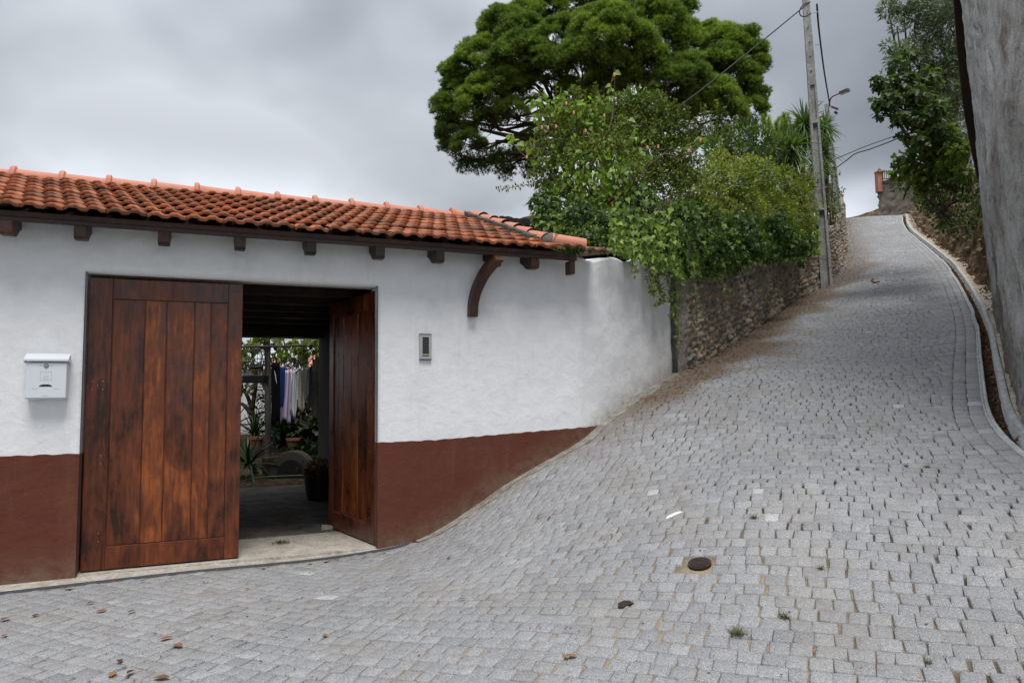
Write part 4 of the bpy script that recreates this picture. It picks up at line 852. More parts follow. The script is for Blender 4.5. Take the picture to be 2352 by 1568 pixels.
# low earth lip beyond the crest, left of it
lp = [at(1925, 506, 40), at(1950, 500, 40), at(1975, 493, 40), at(2000, 484, 39.5), at(2022, 476, 39), at(2060, 474, 38), at(2100, 480, 37)]; lp = catmull(lp, 6)
V = np.stack([np.c_[lp[:, :2], lp[:, 2]-2.5], lp+np.c_[np.zeros((len(lp), 2)), .1*vnoise(lp, 1.5)], lp+np.array([.3, 2.5, .05]), lp+np.array([.5, 6, -2.])], 1)
o = npmesh('far_bank', V.reshape(-1, 3), grid(len(lp), 4)[:, ::-1], MT['earth']); setp(o, kind='structure')
pp = at(2020, 425, 36.9); t = thing('gate_pillar', 'pink plastered pillar with a small ball finial beside the railing at the top of the lane', 'pillar', pp)
m = MB(); m.box(pp+np.array([-.15, -.15, -.38]), [.3, 0, 0], [0, .3, 0], [0, 0, at(2020, 397, 36.9)[2]-pp[2]+.38]); m.build('shaft', MT['pink'], t, .01)
tz = at(2020, 397, 36.9); m = MB(); m.box(tz+np.array([-.19, -.19, 0]), [.38, 0, 0], [0, .38, 0], [0, 0, .07]); m.build('cap', MT['pink'], t, .01); m = MB(); m.lathe(tz+np.array([0, 0, .07]), [(.05, 0), (.09, .05), (.08, .10), (.04, .15), (.01, .19)], 10); m.build('finial', MT['mortar'], t)
ra_ = at(2028, 412, 36.7); rb_ = at(2110, 418, 34.8); t = thing('iron_railing', 'dark iron railing with upright bars on top of the far stone wall', 'railing', ra_)
m = MB(); m.tube([ra_+Z3*.05, rb_+Z3*.05], .02, 5); m.tube([ra_+Z3*.42, rb_+Z3*.42], .02, 5); m.build('rail', MT['iron'], t)
for k in range(18): m = MB(); p = ra_+(rb_-ra_)*(k/17.); m.tube([p-Z3*.25, p+Z3*.5], .017, 5); m.build('bar', MT['iron'], t)

# ================================================================== POLES AND WIRES
def upole(name, label, base_px, top_px, z, wb, wt, ztop=None):
    pb = at(*base_px, z); pt = at(*top_px, z); pt = np.array([pb[0]+(pt[0]-pb[0])*.8, pb[1], pt[2]]); t = thing(name, label, 'utility pole', pb)
    fx = nrm(np.array([pb[1], -pb[0], 0])*1.0); fx = nrm(np.array([1., -.33, 0])); fy = np.array([fx[1], -fx[0], 0])       # width axis, face axis (towards the viewer)
    if fy@(CAM-pb) < 0: fy = -fy
    Hh = pt[2]-pb[2]; m = MB()
    def W_(z_): return wb+(wt-wb)*z_/Hh
    # two flanges joined by a recessed web with solid bridges: I-section ladder pole
    ax_ = (pt-pb)/Hh
    for sgn in (-1, 1):
        V = []
        for z_ in (-.6, Hh):
            wq = W_(z_); c = pb+ax_*z_; 
            for a, b in ((sgn*wq*.5, .5), (sgn*wq*.27, .5), (sgn*wq*.27, -.5), (sgn*wq*.5, -.5)): V.append(c+fx*a+fy*b*wq*1.1)
        m.add(V, [(0, 1, 5, 4), (1, 2, 6, 5), (2, 3, 7, 6), (3, 0, 4, 7), (4, 5, 6, 7), (3, 2, 1, 0)])
    m.build('flange', MT['pole'], t)
    m = MB(); V = []
    for z_ in (-.6, Hh-.02):
        wq = W_(z_); c = pb+ax_*z_
        for a, b in ((-.27, .30), (.27, .30), (.27, -.3), (-.27, -.3)): V.append(c+fx*a*wq+fy*b*wq*1.1)
    m.add(V, [(0, 1, 5, 4), (1, 2, 6, 5), (2, 3, 7, 6), (3, 0, 4, 7), (4, 5, 6, 7)]); m.build('web', MT['pole'], t)
    for z_ in np.arange(1.9, Hh*.62, 2.25): 
        m = MB(); mk = MB(); wq = W_(z_); c = pb+ax_*z_; m.box(c-fx*wq*.27+fy*(wq*.30), fx*wq*.54, fy*wq*.235, Z3*.09); mk.box(c-fx*wq*.26+fy*(wq*.305)-Z3*.10, fx*wq*.52, fy*wq*.20, Z3*.10); m.build('bridge', MT['pole'], t); mk.build('step_hole', MT['black'], t)
    z_ = Hh*.66; m = MB(); V = []
    for q in (z_, Hh):
        wq = W_(q); c = pb+ax_*q
        for a, b in ((-.275, .495), (.275, .495), (.275, .2), (-.275, .2)): V.append(c+fx*a*wq+fy*b*wq*1.1)
    m.add(V, [(0, 1, 5, 4), (1, 2, 6, 5), (2, 3, 7, 6), (3, 0, 4, 7), (4, 5, 6, 7), (3, 2, 1, 0)]); m.build('solid_head', MT['pole'], t)
    for k in range(9):
        if z_+.35+k*.38 > Hh-.1: break
        m = MB(); c = pb+ax_*(z_+.35+k*.38); m.box(c-fx*.014+fy*(W_(z_)*.555), fx*.028, fy*.012, Z3*.028); m.build('bolt_hole', MT['black'], t)
    return t, pb, pt, fx, fy, ax_
t1, pb1, pt1, fx1, fy1, ax1 = upole('utility_pole', 'tall grey concrete pole standing against the stone wall at the left edge of the lane', (1898, 656), (1866, -60), 18., .275, .155)
for py_ in (31, 105, 235, 432): m = MB(); c = at(1866+py_*.052, py_, 17.82); m.box(c+fx1*.0, fx1*.10, fy1*.02, Z3*.022); m.build('metal_strap', MT['metal'], t1)
t2, pb2, pt2, fx2, fy2, ax2 = upole('street_lamp', 'slimmer concrete lamp pole with a curved arm, half hidden behind the nearer pole', (1927, 505), (1904, 232), 25.5, .235, .13); t2['category'] = 'street lamp'
arm = catmull([at(1906, 245, 25.4), at(1906, 233, 25.35), at(1910, 224, 25.2), at(1919, 219, 25), at(1931, 214, 24.8)], 5); m = MB(); m.tube(arm, .022, 6); am = m.build('lamp_arm', MT['lampgrey'], t2, smooth=True)
ha, hb_ = at(1930, 215, 24.8), at(1949, 207, 24.5); hx = nrm(hb_-ha); hy = nrm(np.cross(hx, Z3)); hz_ = np.cross(hy, hx); hz_ = hz_ if hz_[2] > 0 else -hz_; L = np.linalg.norm(hb_-ha)
m = MB(); m.prism([ha+hy*-.09+hz_*-.04, ha+hy*.09+hz_*-.04, ha+hy*.07+hz_*.06, ha-hy*.07+hz_*.06], hx*L); lh = m.build('lamp_head', MT['lampgrey'], t2, .01); m = MB(); m.box(ha+hx*.05*L-hy*.07-hz_*.052, hx*L*.85, hy*.14, hz_*.011); m.build('lamp_glass', MT['metal'], lh)
m = MB(); c = at(1908, 246, 25.3); m.box(c, [.22, -.05, -.12], [.03, .06, 0], [.03, 0, .05]); m.box(c+np.array([.12, 0, -.2]), [.1, 0, -.06], [.0, .05, 0], [.03, 0, .06]); m.build('cable_clamp', MT['iron'], t2)
def wire(name, label, pts, r=.011, seg=5, n=8, grp='overhead wires on the poles'):
    m = MB(); m.tube(catmull(pts, n), r, seg); o = m.build(name, MT['cable'], smooth=True); setp(o, label, 'cable', grp); return o
q0 = at(1861, 5, 17.9)
wire('overhead_wire', 'twin black wire leaving the near pole down to the left in front of the pine', [q0, at(1832, 28, 17.8), at(1739, 104, 17), at(1600, 215, 15.6), at(1440, 330, 13.8)], .016)
wire('overhead_wire', 'short slack loop of black wire beside the top of the near pole', [q0, at(1845, 12, 17.9), at(1837, 24, 17.9), at(1839, 36, 17.9), at(1850, 38, 17.9), at(1863, 31, 17.9)], .014)
wire('overhead_wire', 'thick black wire running steeply from the near pole top to the lamp pole', [at(1876, 10, 17.8), at(1881, 70, 18.6), at(1893, 165, 22), at(1905, 236, 25.4)], .024)
wire('overhead_wire', 'thin wire hanging down the left side of the lamp pole behind the near pole', [at(1905, 236, 25.4), at(1901, 270, 25.2), at(1900, 300, 24), at(1893, 312, 20)], .014)
wire('overhead_wire', 'upper of the two wires crossing the sky from lamp pole to the fig tree', [at(1918, 366, 25.4), at(1960, 348, 24.5), at(2000, 332, 23), at(2062, 310, 20), at(2120, 285, 18)], .014)
wire('overhead_wire', 'lower kinked wire crossing the sky from lamp pole to the fig tree', [at(1896, 408, 19), at(1918, 388, 25.3), at(1945, 368, 24.5), at(1965, 353, 24), at(2000, 342, 23), at(2062, 318, 20), at(2120, 290, 18)], .018)
# charred beam on the garden side
c1, c2 = at(1147, 506, 10.4), at(1300, 520, 11.2); ax = nrm(c2-c1); m = MB(); b = catmull([c1+(c2-c1)*k/8+Z3*.01*math.sin(k*2.1) for k in range(9)], 3)
V = []; 
for i, c in enumerate(b): V += [c+np.array([0, -.05, -.055-.006*math.sin(i*1.7)]), c+np.array([0, .08, -.055]), c+np.array([0, .08, .045]), c+np.array([0, -.05, .05+.006*math.sin(i*2.3)])]
F = [(i*4+k, i*4+(k+1) % 4, (i+1)*4+(k+1) % 4, (i+1)*4+k) for i in range(len(b)-1) for k in range(4)]+[(3, 2, 1, 0)]
m.add(V, F); m.gbox(5.0, 5.1, 1.2, 3.6, -3.4, -3.3) if False else None
o = m.build('pergola_beam', MT['black_wood']); setp(o, 'short charred black wooden beam sticking out of the bush above the roof end', 'beam')

# ================================================================== VEGETATION
# ---- big umbrella pine (clumps given in a zoomed picture frame)
def zc4(x, y): return (1060+x/2.351)/1.0884, (y/2.351)/1.0884
PZ = 27.
pc = [(700, 110, 170, 0), (480, 190, 130, -.5), (900, 40, 190, .5), (1150, 40, 190, .5), (1400, 60, 180, 0), (560, 240, 130, -1), (430, 250, 90, 0), (640, -60, 150, 1), (1000, -90, 200, 1), (1350, -80, 190, 1),
      (350, 400, 140, -.5), (230, 460, 100, 0), (185, 590, 105, 0), (140, 690, 85, 0), (560, 370, 140, -1.5), (690, 400, 110, -1.5), (450, 540, 130, -1), (330, 620, 120, -1), (560, 560, 100, -1),
      (185, 800, 95, 0), (270, 860, 75, -.5), (150, 870, 45, 0), (520, 680, 75, -1), (380, 730, 70, -.5),
      (1050, 240, 180, -2.5), (930, 380, 130, -2.5), (1230, 300, 150, -2), (1360, 180, 150, -1.5), (1130, 430, 110, -2), (1320, 400, 110, -2), (1480, 260, 120, -1), (1530, 450, 120, -1.5), (1450, 520, 110, -2),
      (790, 450, 90, -1.5), (1050, 560, 100, -1), (1230, 540, 90, -1.5), (880, 560, 80, -1), (800, 240, 110, -1.5),
      (1760, 290, 115, 0), (1870, 310, 110, 0), (1915, 400, 85, 0), (1750, 400, 110, -.5), (1850, 480, 100, 0),
      (1620, 560, 105, -1), (1720, 600, 100, -1), (1890, 560, 90, 0), (1910, 660, 75, 0), (1800, 690, 85, -.5), (1560, 640, 90, -1), (1650, 690, 80, -1), (1340, 640, 90, -1), (1680, 210, 60, .5), (770, 225, 95, .8), (505, 353, 95, .8), (916, 363, 100, .8), (1170, 180, 110, .8), (1560, 330, 90, .8), (1050, 480, 90, .5), (620, 480, 90, .6), (330, 520, 80, .6), (1650, 470, 90, .5)]
sparse = [(230, 950, 60, 0), (330, 960, 55, 0), (420, 930, 70, -.3), (480, 1000, 50, 0), (540, 900, 55, 0), (620, 990, 50, 0), (650, 880, 70, 0), (640, 800, 60, -.5), (1750, 780, 60, 0), (1900, 740, 60, 0), (1600, 790, 60, 0)]
tp = at(*zc4(1100, 1100), PZ); tp = np.array([tp[0], tp[1], 3.5]); pine = thing('pine_tree', 'huge dense dark green umbrella pine rising behind the flowering bush', 'tree', tp)
C = [(at(*zc4(x, y), PZ+dz_*1.1), r/2.351/1.0884*(PZ+dz_)/FPX) for x, y, r, dz_ in pc]
C2 = [(at(*zc4(x, y), PZ+dz_*1.1), r/2.351/1.0884*(PZ+dz_)/FPX) for x, y, r, dz_ in sparse]
def pine_crown():
    P = []; D = []; T = []; hub = at(*zc4(1050, 800), PZ)
    for c, r in C:
        oc = nrm(c-hub); t0 = rng.normal(.5, .10); n1 = int(34*r*r/0.5)+16
        d1 = nrm(rdir(n1*2)+np.array([0, 0, .55])+oc*.25); d1 = d1[d1[:, 2] > -.35][:n1]
        for d_ in d1:
            cc_ = c+d_*r*rng.uniform(.72, 1.02); rs = rng.uniform(.16, .34)*min(1, r+.35); n = int(78*rs*rs/.06)
            dd_ = nrm(rdir(n)+d_*.65+np.array([0, 0, .5])); P.append(cc_+dd_*rs*rng.uniform(.45, 1.12, (n, 1))*np.array([1.15, 1.15, .8])); D.append(dd_*.45+d_*.35+np.array([0, 0, .9])+rng.normal(0, .15, (n, 3)))
            T.append(t0+rng.normal(0, .10)+rng.normal(0, .12, n)+.10*dd_[:, 2])
    for c, r in C2:
        n = int(300*r*r/.1); dd_ = rdir(n); P.append(c+dd_*r*rng.uniform(.1, 1.25, (n, 1))); D.append(dd_+np.array([0, 0, .35])); T.append(rng.normal(.28, .1, n))
    P = np.concatenate(P); D = np.concatenate(D); T = np.concatenate(T); print('tufts', len(P)); return P, D, T
P, D, T = pine_crown()
leafmesh('crown', 'tuft', P, D, rdir(len(P)), rng.uniform(.10, .17, len(P)), MT['pine'], pine, T)
m = MB(); hubs = [at(*zc4(1060, 880), PZ), at(*zc4(900, 760), PZ), at(*zc4(1300, 700), PZ)]
m.tube(catmull([tp, (tp+hubs[0])/2+np.array([.3, 0, 0]), hubs[0], at(*zc4(1080, 500), PZ)], 4), np.linspace(.42, .16, 13), 9); m.build('trunk', MT['bark'], pine, smooth=True)
tips = [c-np.array([0, 0, r*.2]) for c, r in C]+[c for c, r in C2]
def proot(k): return hubs[k % 3]*.9+tips[k]*.1
branches('branches', proot, tips, .10, MT['bark'], pine, 5, .5, -.04)
m = MB()
for px_, py_, qx, qy in ((700, 835, 330, 760), (700, 850, 420, 830), (1500, 820, 1790, 800), (690, 900, 420, 900)):
    a_, b_ = at(*zc4(px_, py_), PZ-.6), at(*zc4(qx, qy), PZ-.3); pth = catmull([hubs[0], a_, (a_+b_)/2+Z3*rng.normal(0, .12), b_], 5); m.tube(pth, np.linspace(.15, .05, len(pth)), 6)
m.build('lower_limbs', MT['bark'], pine, smooth=True)
for _ in range(1):
    tw = MB()
    for c, r in C2+C[19:24]:
        for k in range(16):
            e_ = c+rdir(1)[0]*r*1.2; s_ = c+(hubs[0]-c)*.08; tw.tube([s_, (s_+e_)/2+rng.normal(0, .05, 3), e_], [.022, .014, .006], 4, .2, False)
    tw.build('twigs', MT['bark'], pine)

# ---- flowering bush (lime heart leaves, coral bells) spilling over the white wall end
def Z4(L_, z): return [(*zc4(x, y), zz if zz else z, r/2.56) for x, y, r, zz in L_]
ab = Z4([(780, 640, 75, 0), (880, 700, 90, 0), (960, 640, 70, 0), (700, 690, 55, 0), (1000, 760, 100, 0), (860, 840, 120, 0), (760, 930, 105, 0), (950, 960, 130, 9.6), (1080, 900, 110, 0), (1180, 790, 90, 0), (1120, 1040, 110, 9.6),
         (740, 1050, 80, 0), (980, 1120, 110, 9.4), (1200, 960, 80, 0), (850, 1080, 90, 9.6), (1010, 600, 40, 0), (690, 590, 32, 0), (1040, 1200, 70, 9.3), (1280, 900, 60, 9.9), (1180, 700, 40, 9.9), (660, 960, 50, 9.9), (900, 640, 60, 9.8), (1330, 780, 34, 9.9), (1240, 1100, 60, 9.5)], 10.)
base = at(*zc4(950, 1300), 10.2); bush = thing('flowering_bush', 'tall lime green bush with heart shaped leaves and small coral bell flowers', 'bush', base)
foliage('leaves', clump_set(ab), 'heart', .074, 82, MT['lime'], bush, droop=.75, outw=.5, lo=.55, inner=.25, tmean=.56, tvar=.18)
MT['wisp'] = m_leaf('wispy_leaf', ((.1, (.05, .07, .016)), (.5, (.15, .185, .032)), (.85, (.27, .28, .05)), (1, (.34, .20, .07))), .32, .45)
foliage('fine_leaves', [(c+rng.normal(0, .08, 3), r*1.05) for c, r in clump_set(ab)], 'oval', .047, 330, MT['wisp'], bush, droop=-.1, outw=.7, lo=.35, inner=.5, tmean=.5, tvar=.22, lift=.25)
tips = [c for c, r in clump_set(ab)]+[at(1412, 170, 9.9), at(1236, 235, 10.1), at(1175, 325, 10.), at(1610, 315, 10.3)]
branches('stems', base, tips, .028, MT['stem'], bush, 5, .5, .05)
# loose upright and outlying sprays
P = []; D = []; st = MB()
for pts, n in (([(1370, 300), (1392, 240), (1412, 158)], 16), ([(1260, 330), (1240, 280), (1232, 232)], 16), ([(1250, 345), (1210, 338), (1172, 318)], 14), ([(1560, 345), (1590, 330), (1615, 312)], 8), ([(1300, 300), (1292, 240), (1290, 205)], 10)):
    pth = catmull([at(*p, 9.9) for p in pts], 6); st = MB(); st.tube(pth, .006, 4); st.build('spray_stem', MT['stem'], bush)
    for k in range(n): i = rng.integers(len(pth)//3, len(pth)); P.append(pth[i]+rng.normal(0, .035, 3)); D.append([rng.normal(), rng.normal(), -.9])
P = np.array(P); leafmesh('spray_leaves', 'heart', P, np.array(D), rdir(len(P))+np.array([0, -.8, .5]), rng.uniform(.07, .11, len(P)), MT['lime'], bush, rng.normal(.6, .15, len(P)))
fl_px = [(1411, 172), (1301, 237), (1318, 258), (1388, 265), (1345, 300), (1245, 292), (1259, 293), (1277, 290), (1609, 322), (1487, 338), (1512, 336), (1462, 412), (1376, 455), (1210, 360), (1581, 346), (1428, 418), (1690, 210)][:16]
for x, y in fl_px:
    c = at(x, y, 9.5); m = MB(); m.lathe(c, [(.003, .022), (.011, .016), (.013, -.004), (.012, -.018), (.018, -.030)], 8); m.build('flower', MT['flower'], bush, smooth=True)
# long thin shoot with small leaves reaching left
sp = catmull([at(1245, 420, 10.1), at(1215, 424, 10), at(1180, 430, 10), at(1143, 436, 10)], 8); 
P = np.repeat(sp, 2, 0)+rng.normal(0, .008, (len(sp)*2, 3)); D = np.tile([[0, 0, -1.], [-.3, 0, .7]], (len(sp), 1))+rng.normal(0, .3, (len(P), 3))
shp = thing('small_leaf_shrub', 'reddish green small leaved shrub with feathery upright shoots between bush and pine', 'shrub', at(*zc4(1250, 1200), 10.9))
leafmesh('long_shoot', 'oval', P, D, rdir(len(P))+np.array([0, -1, 0]), rng.uniform(.035, .06, len(P)), MT['shrub'], shp, rng.normal(.6, .15, len(P)))
m = MB(); m.tube(sp, .004, 4); m.build('shoot_stem', MT['stem'], shp)
sc = Z4([(1150, 650, 100, 0), (1250, 600, 90, 0), (1350, 620, 90, 0), (1430, 680, 80, 0), (1060, 720, 100, 0), (1280, 740, 120, 0), (1400, 800, 110, 0), (1480, 760, 70, 0), (1200, 850, 130, 0), (1350, 920, 140, 0), (1480, 900, 110, 0), (1560, 830, 60, 0),
         (880, 560, 50, 0), (1260, 1040, 150, 10.8), (1420, 1060, 140, 11), (1540, 1000, 120, 11.2), (1120, 1150, 130, 10.4), (940, 1250, 120, 10), (760, 1180, 90, 9.9), (740, 1280, 80, 9.9), (860, 1340, 80, 9.6), (1100, 1300, 120, 10), (780, 1090, 80, 10.2), (690, 780, 50, 0), (640, 860, 40, 0)], 11.)
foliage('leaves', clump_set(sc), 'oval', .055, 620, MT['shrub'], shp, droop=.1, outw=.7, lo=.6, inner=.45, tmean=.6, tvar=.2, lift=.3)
branches('stems', at(*zc4(1150, 1300), 10.9), [c for c, r in clump_set(sc)], .025, MT['stem'], shp, 5, .5, .05)
P = []; D = []; T = []; st = MB()
for x in list(np.arange(1275, 1640, 5.)):
    x = x+rng.normal(0, 5); h_ = rng.uniform(25, 105)*(1 if x < 1500 else .65); b_ = at(x+rng.normal(0, 4), 300+rng.normal(0, 12), 10.9); t_ = at(x+rng.normal(0, 9), 292-h_, 10.9); pth = np.linspace(b_, t_, 12)+np.linspace(0, 1, 12)[:, None]**2*rng.normal(0, .04, 3); st.tube(pth, .004, 3)
    L_ = int(h_/2.3)*2
    for k in range(L_): s_ = k/L_; p = b_+(t_-b_)*s_; a = rng.random()*6.28; P.append(p); D.append([math.cos(a), math.sin(a)*.8, .45-.7*rng.random()]); T.append(.45+.35*s_+rng.normal(0, .12))
P = np.array(P); leafmesh('upright_shoots', 'oval', P, np.array(D), rdir(len(P))*.5+np.array([0, 0, 1.]), rng.uniform(.035, .058, len(P)), MT['shrub'], shp, np.array(T)); st.build('shoot_stems', MT['stem'], shp)

# ---- yellow green hedge mound over the stone wall
hd_ = thing('hedge_mound', 'rounded mound of fine yellow green foliage on the stone wall beside the pole', 'hedge', at(1700, 560, 14))
hc = [(1590, 440, 12, 50), (1640, 410, 12.8, 48), (1600, 500, 12, 60), (1690, 420, 13.6, 55), (1740, 405, 14.4, 46), (1790, 425, 15.2, 48), (1822, 450, 16, 40), (1700, 480, 13.6, 62), (1770, 490, 14.8, 58), (1830, 500, 16.2, 42), (1846, 540, 16.8, 32), (1650, 370, 13.5, 30), (1560, 400, 11.8, 36), (1846, 420, 17.4, 26), (1800, 540, 15.6, 45), (1640, 540, 12.6, 45), (1720, 380, 14.4, 28)]
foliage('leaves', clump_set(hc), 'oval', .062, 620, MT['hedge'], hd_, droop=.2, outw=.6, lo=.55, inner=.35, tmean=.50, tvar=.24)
P = []; D = []
st = MB()
for k in range(75):   # arching wiry shoots
    x = rng.uniform(1570, 1870); z = 11.6+(x-1570)/300*5; y = rng.uniform(380, 520); a = at(x, y, z-.5); b_ = a+np.array([rng.normal(0, .35), -.30, rng.normal(.14, .22)]); mid = (a+b_)/2+Z3*.12; pth = catmull([a, mid, b_], 5); st = MB(); st.tube(pth, .004, 3); st.build('wiry_stem', MT['stem'], hd_)
    for p in pth: P += [p, p]; D += [rdir(1)[0], rdir(1)[0]]
P = np.array(P); leafmesh('arching_sprays', 'oval', P, np.array(D), rdir(len(P)), rng.uniform(.04, .07, len(P)), MT['hedge'], hd_, rng.normal(.7, .2, len(P)))

# ---- ivy and creepers hanging over wall end and stone wall
iv = thing('hanging_ivy', 'thick dark and light green ivy hanging from the wall top over the rubble stones', 'ivy', at(1650, 600, 12))
ic = [(1250, 470, 9.4, 38), (1260, 520, 9.1, 40), (1300, 550, 8.8, 36), (1340, 500, 9.1, 50), (1350, 545, 8.6, 34), (1400, 520, 8.9, 48), (1380, 560, 8.5, 22), (1450, 520, 9.2, 50), (1440, 568, 8.75, 26), (1500, 540, 9.4, 48), (1490, 585, 9.05, 22), (1470, 470, 9.6, 45),
      (1540, 560, 9.7, 44), (1560, 500, 10.2, 50), (1560, 600, 9.75, 24), (1600, 560, 10.6, 46), (1630, 600, 10.8, 28), (1660, 560, 11.4, 44), (1690, 590, 11.9, 30), (1730, 560, 12.6, 42), (1770, 580, 13.4, 26), (1800, 560, 14.2, 36), (1838, 560, 15.8, 30), (1864, 575, 17.4, 16), (1862, 520, 17.4, 20), (1620, 505, 11, 42), (1700, 520, 12.4, 42), (1780, 520, 14, 40), (1620, 625, 10.55, 12), (1690, 620, 11.8, 12), (1575, 620, 9.9, 14), (1840, 600, 15, 12), (1655, 612, 11.1, 16)]
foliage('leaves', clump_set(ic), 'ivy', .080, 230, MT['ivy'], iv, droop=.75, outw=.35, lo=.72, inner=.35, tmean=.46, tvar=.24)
foliage('fine_leaves', clump_set([(x, y, z-.1, r*1.02) for x, y, z, r in ic[:14]]), 'oval', .05, 190, MT['shrub'], iv, droop=.5, outw=.5, lo=.85, inner=0, tmean=.6, tvar=.2)
# pale fresh leaves scattered along the lower fringe
n = 1500; x = rng.uniform(1400, 1885, n); ylow = np.interp(x, (1400, 1480, 1560, 1650, 1740, 1885), (580, 612, 645, 640, 610, 590)); y = ylow-rng.gamma(1.9, 30, n); z = np.interp(x, (1400, 1545, 1885), (8.25, 9.3, 17.0))-.15
P = np.array([at(a, b, c) for a, b, c in zip(x, y, z)]); leafmesh('pale_leaves', 'ivy', P, np.array([0, 0, -1.])+rng.normal(0, .5, (n, 3)), np.array([.2, -1., .5])+rng.normal(0, .35, (n, 3)), rng.uniform(.05, .10, n)*np.interp(z, (8, 17), (.85, 1.35)), MT['ivy'], iv, rng.normal(.84, .12, n))
P = []; D = []; T = []; S_ = []; st = MB()
strands = [([(1500, 590), (1512, 640), (1520, 680), (1508, 700)], 9.1), ([(1520, 595), (1534, 650), (1545, 700), (1548, 735)], 9.35), ([(1478, 585), (1490, 630), (1498, 660), (1502, 672)], 8.9), ([(1445, 570), (1452, 600), (1462, 628)], 8.55),
           ([(1590, 630), (1597, 680), (1600, 740)], 10.2), ([(1560, 620), (1563, 660), (1560, 700), (1556, 790)], 9.55), ([(1640, 620), (1655, 650), (1700, 680)], 10.9), ([(1512, 600), (1505, 640), (1520, 672), (1530, 690)], 9.15), ([(1545, 600), (1548, 640), (1540, 690)], 9.4)]
for pts, z in strands:
    pth = catmull([at(*p, z) for p in pts], 9); st = MB(); st.tube(pth, .0045, 4); st.build('trailing_stem', MT['stem'], iv)
    for p in pth:
        for _ in range(3): P.append(p+rng.normal(0, .02, 3)); D.append([rng.normal(), rng.normal()*.5-.2, rng.normal()*.5-.5]); T.append(rng.normal(.68, .2)); S_.append(rng.uniform(.035, .07))
P = np.array(P); leafmesh('trailing_leaves', 'oval', P, np.array(D), rdir(len(P))+np.array([0, -1, .3]), np.array(S_), MT['shrub'], iv, np.array(T))

# ---- dark green behind the pole, loquat, small pine, cabbage palms
def plant(name, label, cat, root, clumps, kind, size, dens, mat, group=None, stem_r=.03, **k):
    t = thing(name, label, cat, root, group); cs = clump_set(clumps); foliage('leaves', cs, kind, size, dens, MT[mat], t, **k)
    branches('stems', np.asarray(root, float), [c for c, r in cs], stem_r, MT['bark'], t, 5, .12 if name == 'wall_creeper' else .4, .02); return t
plant('wall_creeper', 'dark small leaved creeper on the wall between the two poles', 'creeper', at(1915, 560, 20.5), [(1912, 400, 20.5, 16), (1918, 440, 21, 20), (1922, 480, 21.5, 20), (1912, 520, 20.5, 20), (1926, 515, 23, 13), (1905, 470, 20, 20), (1918, 500, 22, 18), (1922, 540, 21.8, 12), (1915, 550, 21, 12), (1890, 440, 19.5, 22), (1930, 490, 24, 9)], 'oval', .07, 160, 'shrub', tmean=.35, inner=.3)
plant('loquat_bush', 'dark leathery leaved bush behind the hedge mound, under the right side of the pine', 'bush', at(1720, 420, 17), [(1660, 330, 16.5, 34), (1700, 315, 17, 36), (1745, 325, 17.2, 34), (1780, 345, 17.4, 30), (1690, 360, 16.5, 36), (1740, 370, 17, 34), (1640, 350, 16, 22), (1850, 425, 18, 18), (1800, 395, 17.8, 22)], 'lance', .19, 150, 'shrub', tmean=.40, inner=.5, droop=.0, outw=1., lift=.2)
sp_ = thing('young_pine', 'small bright green young pine with upright candle shoots left of the cabbage palms', 'tree', at(1790, 400, 20))
P = []; D = []; st = MB(); r0_ = at(1795, 420, 20)
for k in range(46):
    x, y = rng.uniform(1752, 1850), rng.uniform(262, 340); y = max(y, 262+abs(x-1790)*.35); b_ = at(x, y+22, 20+rng.normal(0, .4)); t_ = b_+np.array([rng.normal(0, .05), 0, .36]); st.tube([r0_, (r0_+b_)/2+rng.normal(0, .1, 3), b_, t_], [.03, .02, .012, .006], 4)
    for q in range(26): P.append(b_+(t_-b_)*rng.random()); D.append([rng.normal(), rng.normal(), .8])
P = np.array(P); leafmesh('needles', 'tuft', P, np.array(D), rdir(len(P)), rng.uniform(.10, .15, len(P)), MT['pine'], sp_, rng.normal(.75, .12, len(P))); st.build('branches', MT['bark'], sp_)
def blades(name, c, n, L, w_, mat, parent, lo=-.9, hi=1.4, up_bias=0., droop=.5, tilt=None):
    V = []; F = []; T = []
    for k in range(n):
        a = rng.random()*6.283; e_ = rng.uniform(lo, hi)+up_bias; d = np.array([math.cos(a)*math.cos(e_), math.sin(a)*math.cos(e_), math.sin(e_)]); sd_ = nrm(np.cross(d, Z3+rng.normal(0, .2, 3))); l = L*rng.uniform(.7, 1.1); ww = w_*rng.uniform(.8, 1.2); b = len(V); t = rng.normal(.5, .2)+(.25 if e_ < -.3 else 0)
        for i in range(6):
            s_ = i/5; p = c+d*l*s_-Z3*droop*l*max(0, math.cos(e_))*s_**2.4; wd = ww*(.6+1.4*s_ if s_ < .3 else 1.02*(1-s_)**.6+.02); V += [p-sd_*wd, p+sd_*wd]; T += [t, t]
        for i in range(5): F.append((b+2*i, b+2*i+1, b+2*i+3, b+2*i+2))
    return npmesh(name, np.array(V), np.array(F), MT[mat], parent, np.clip(T, 0, 1))
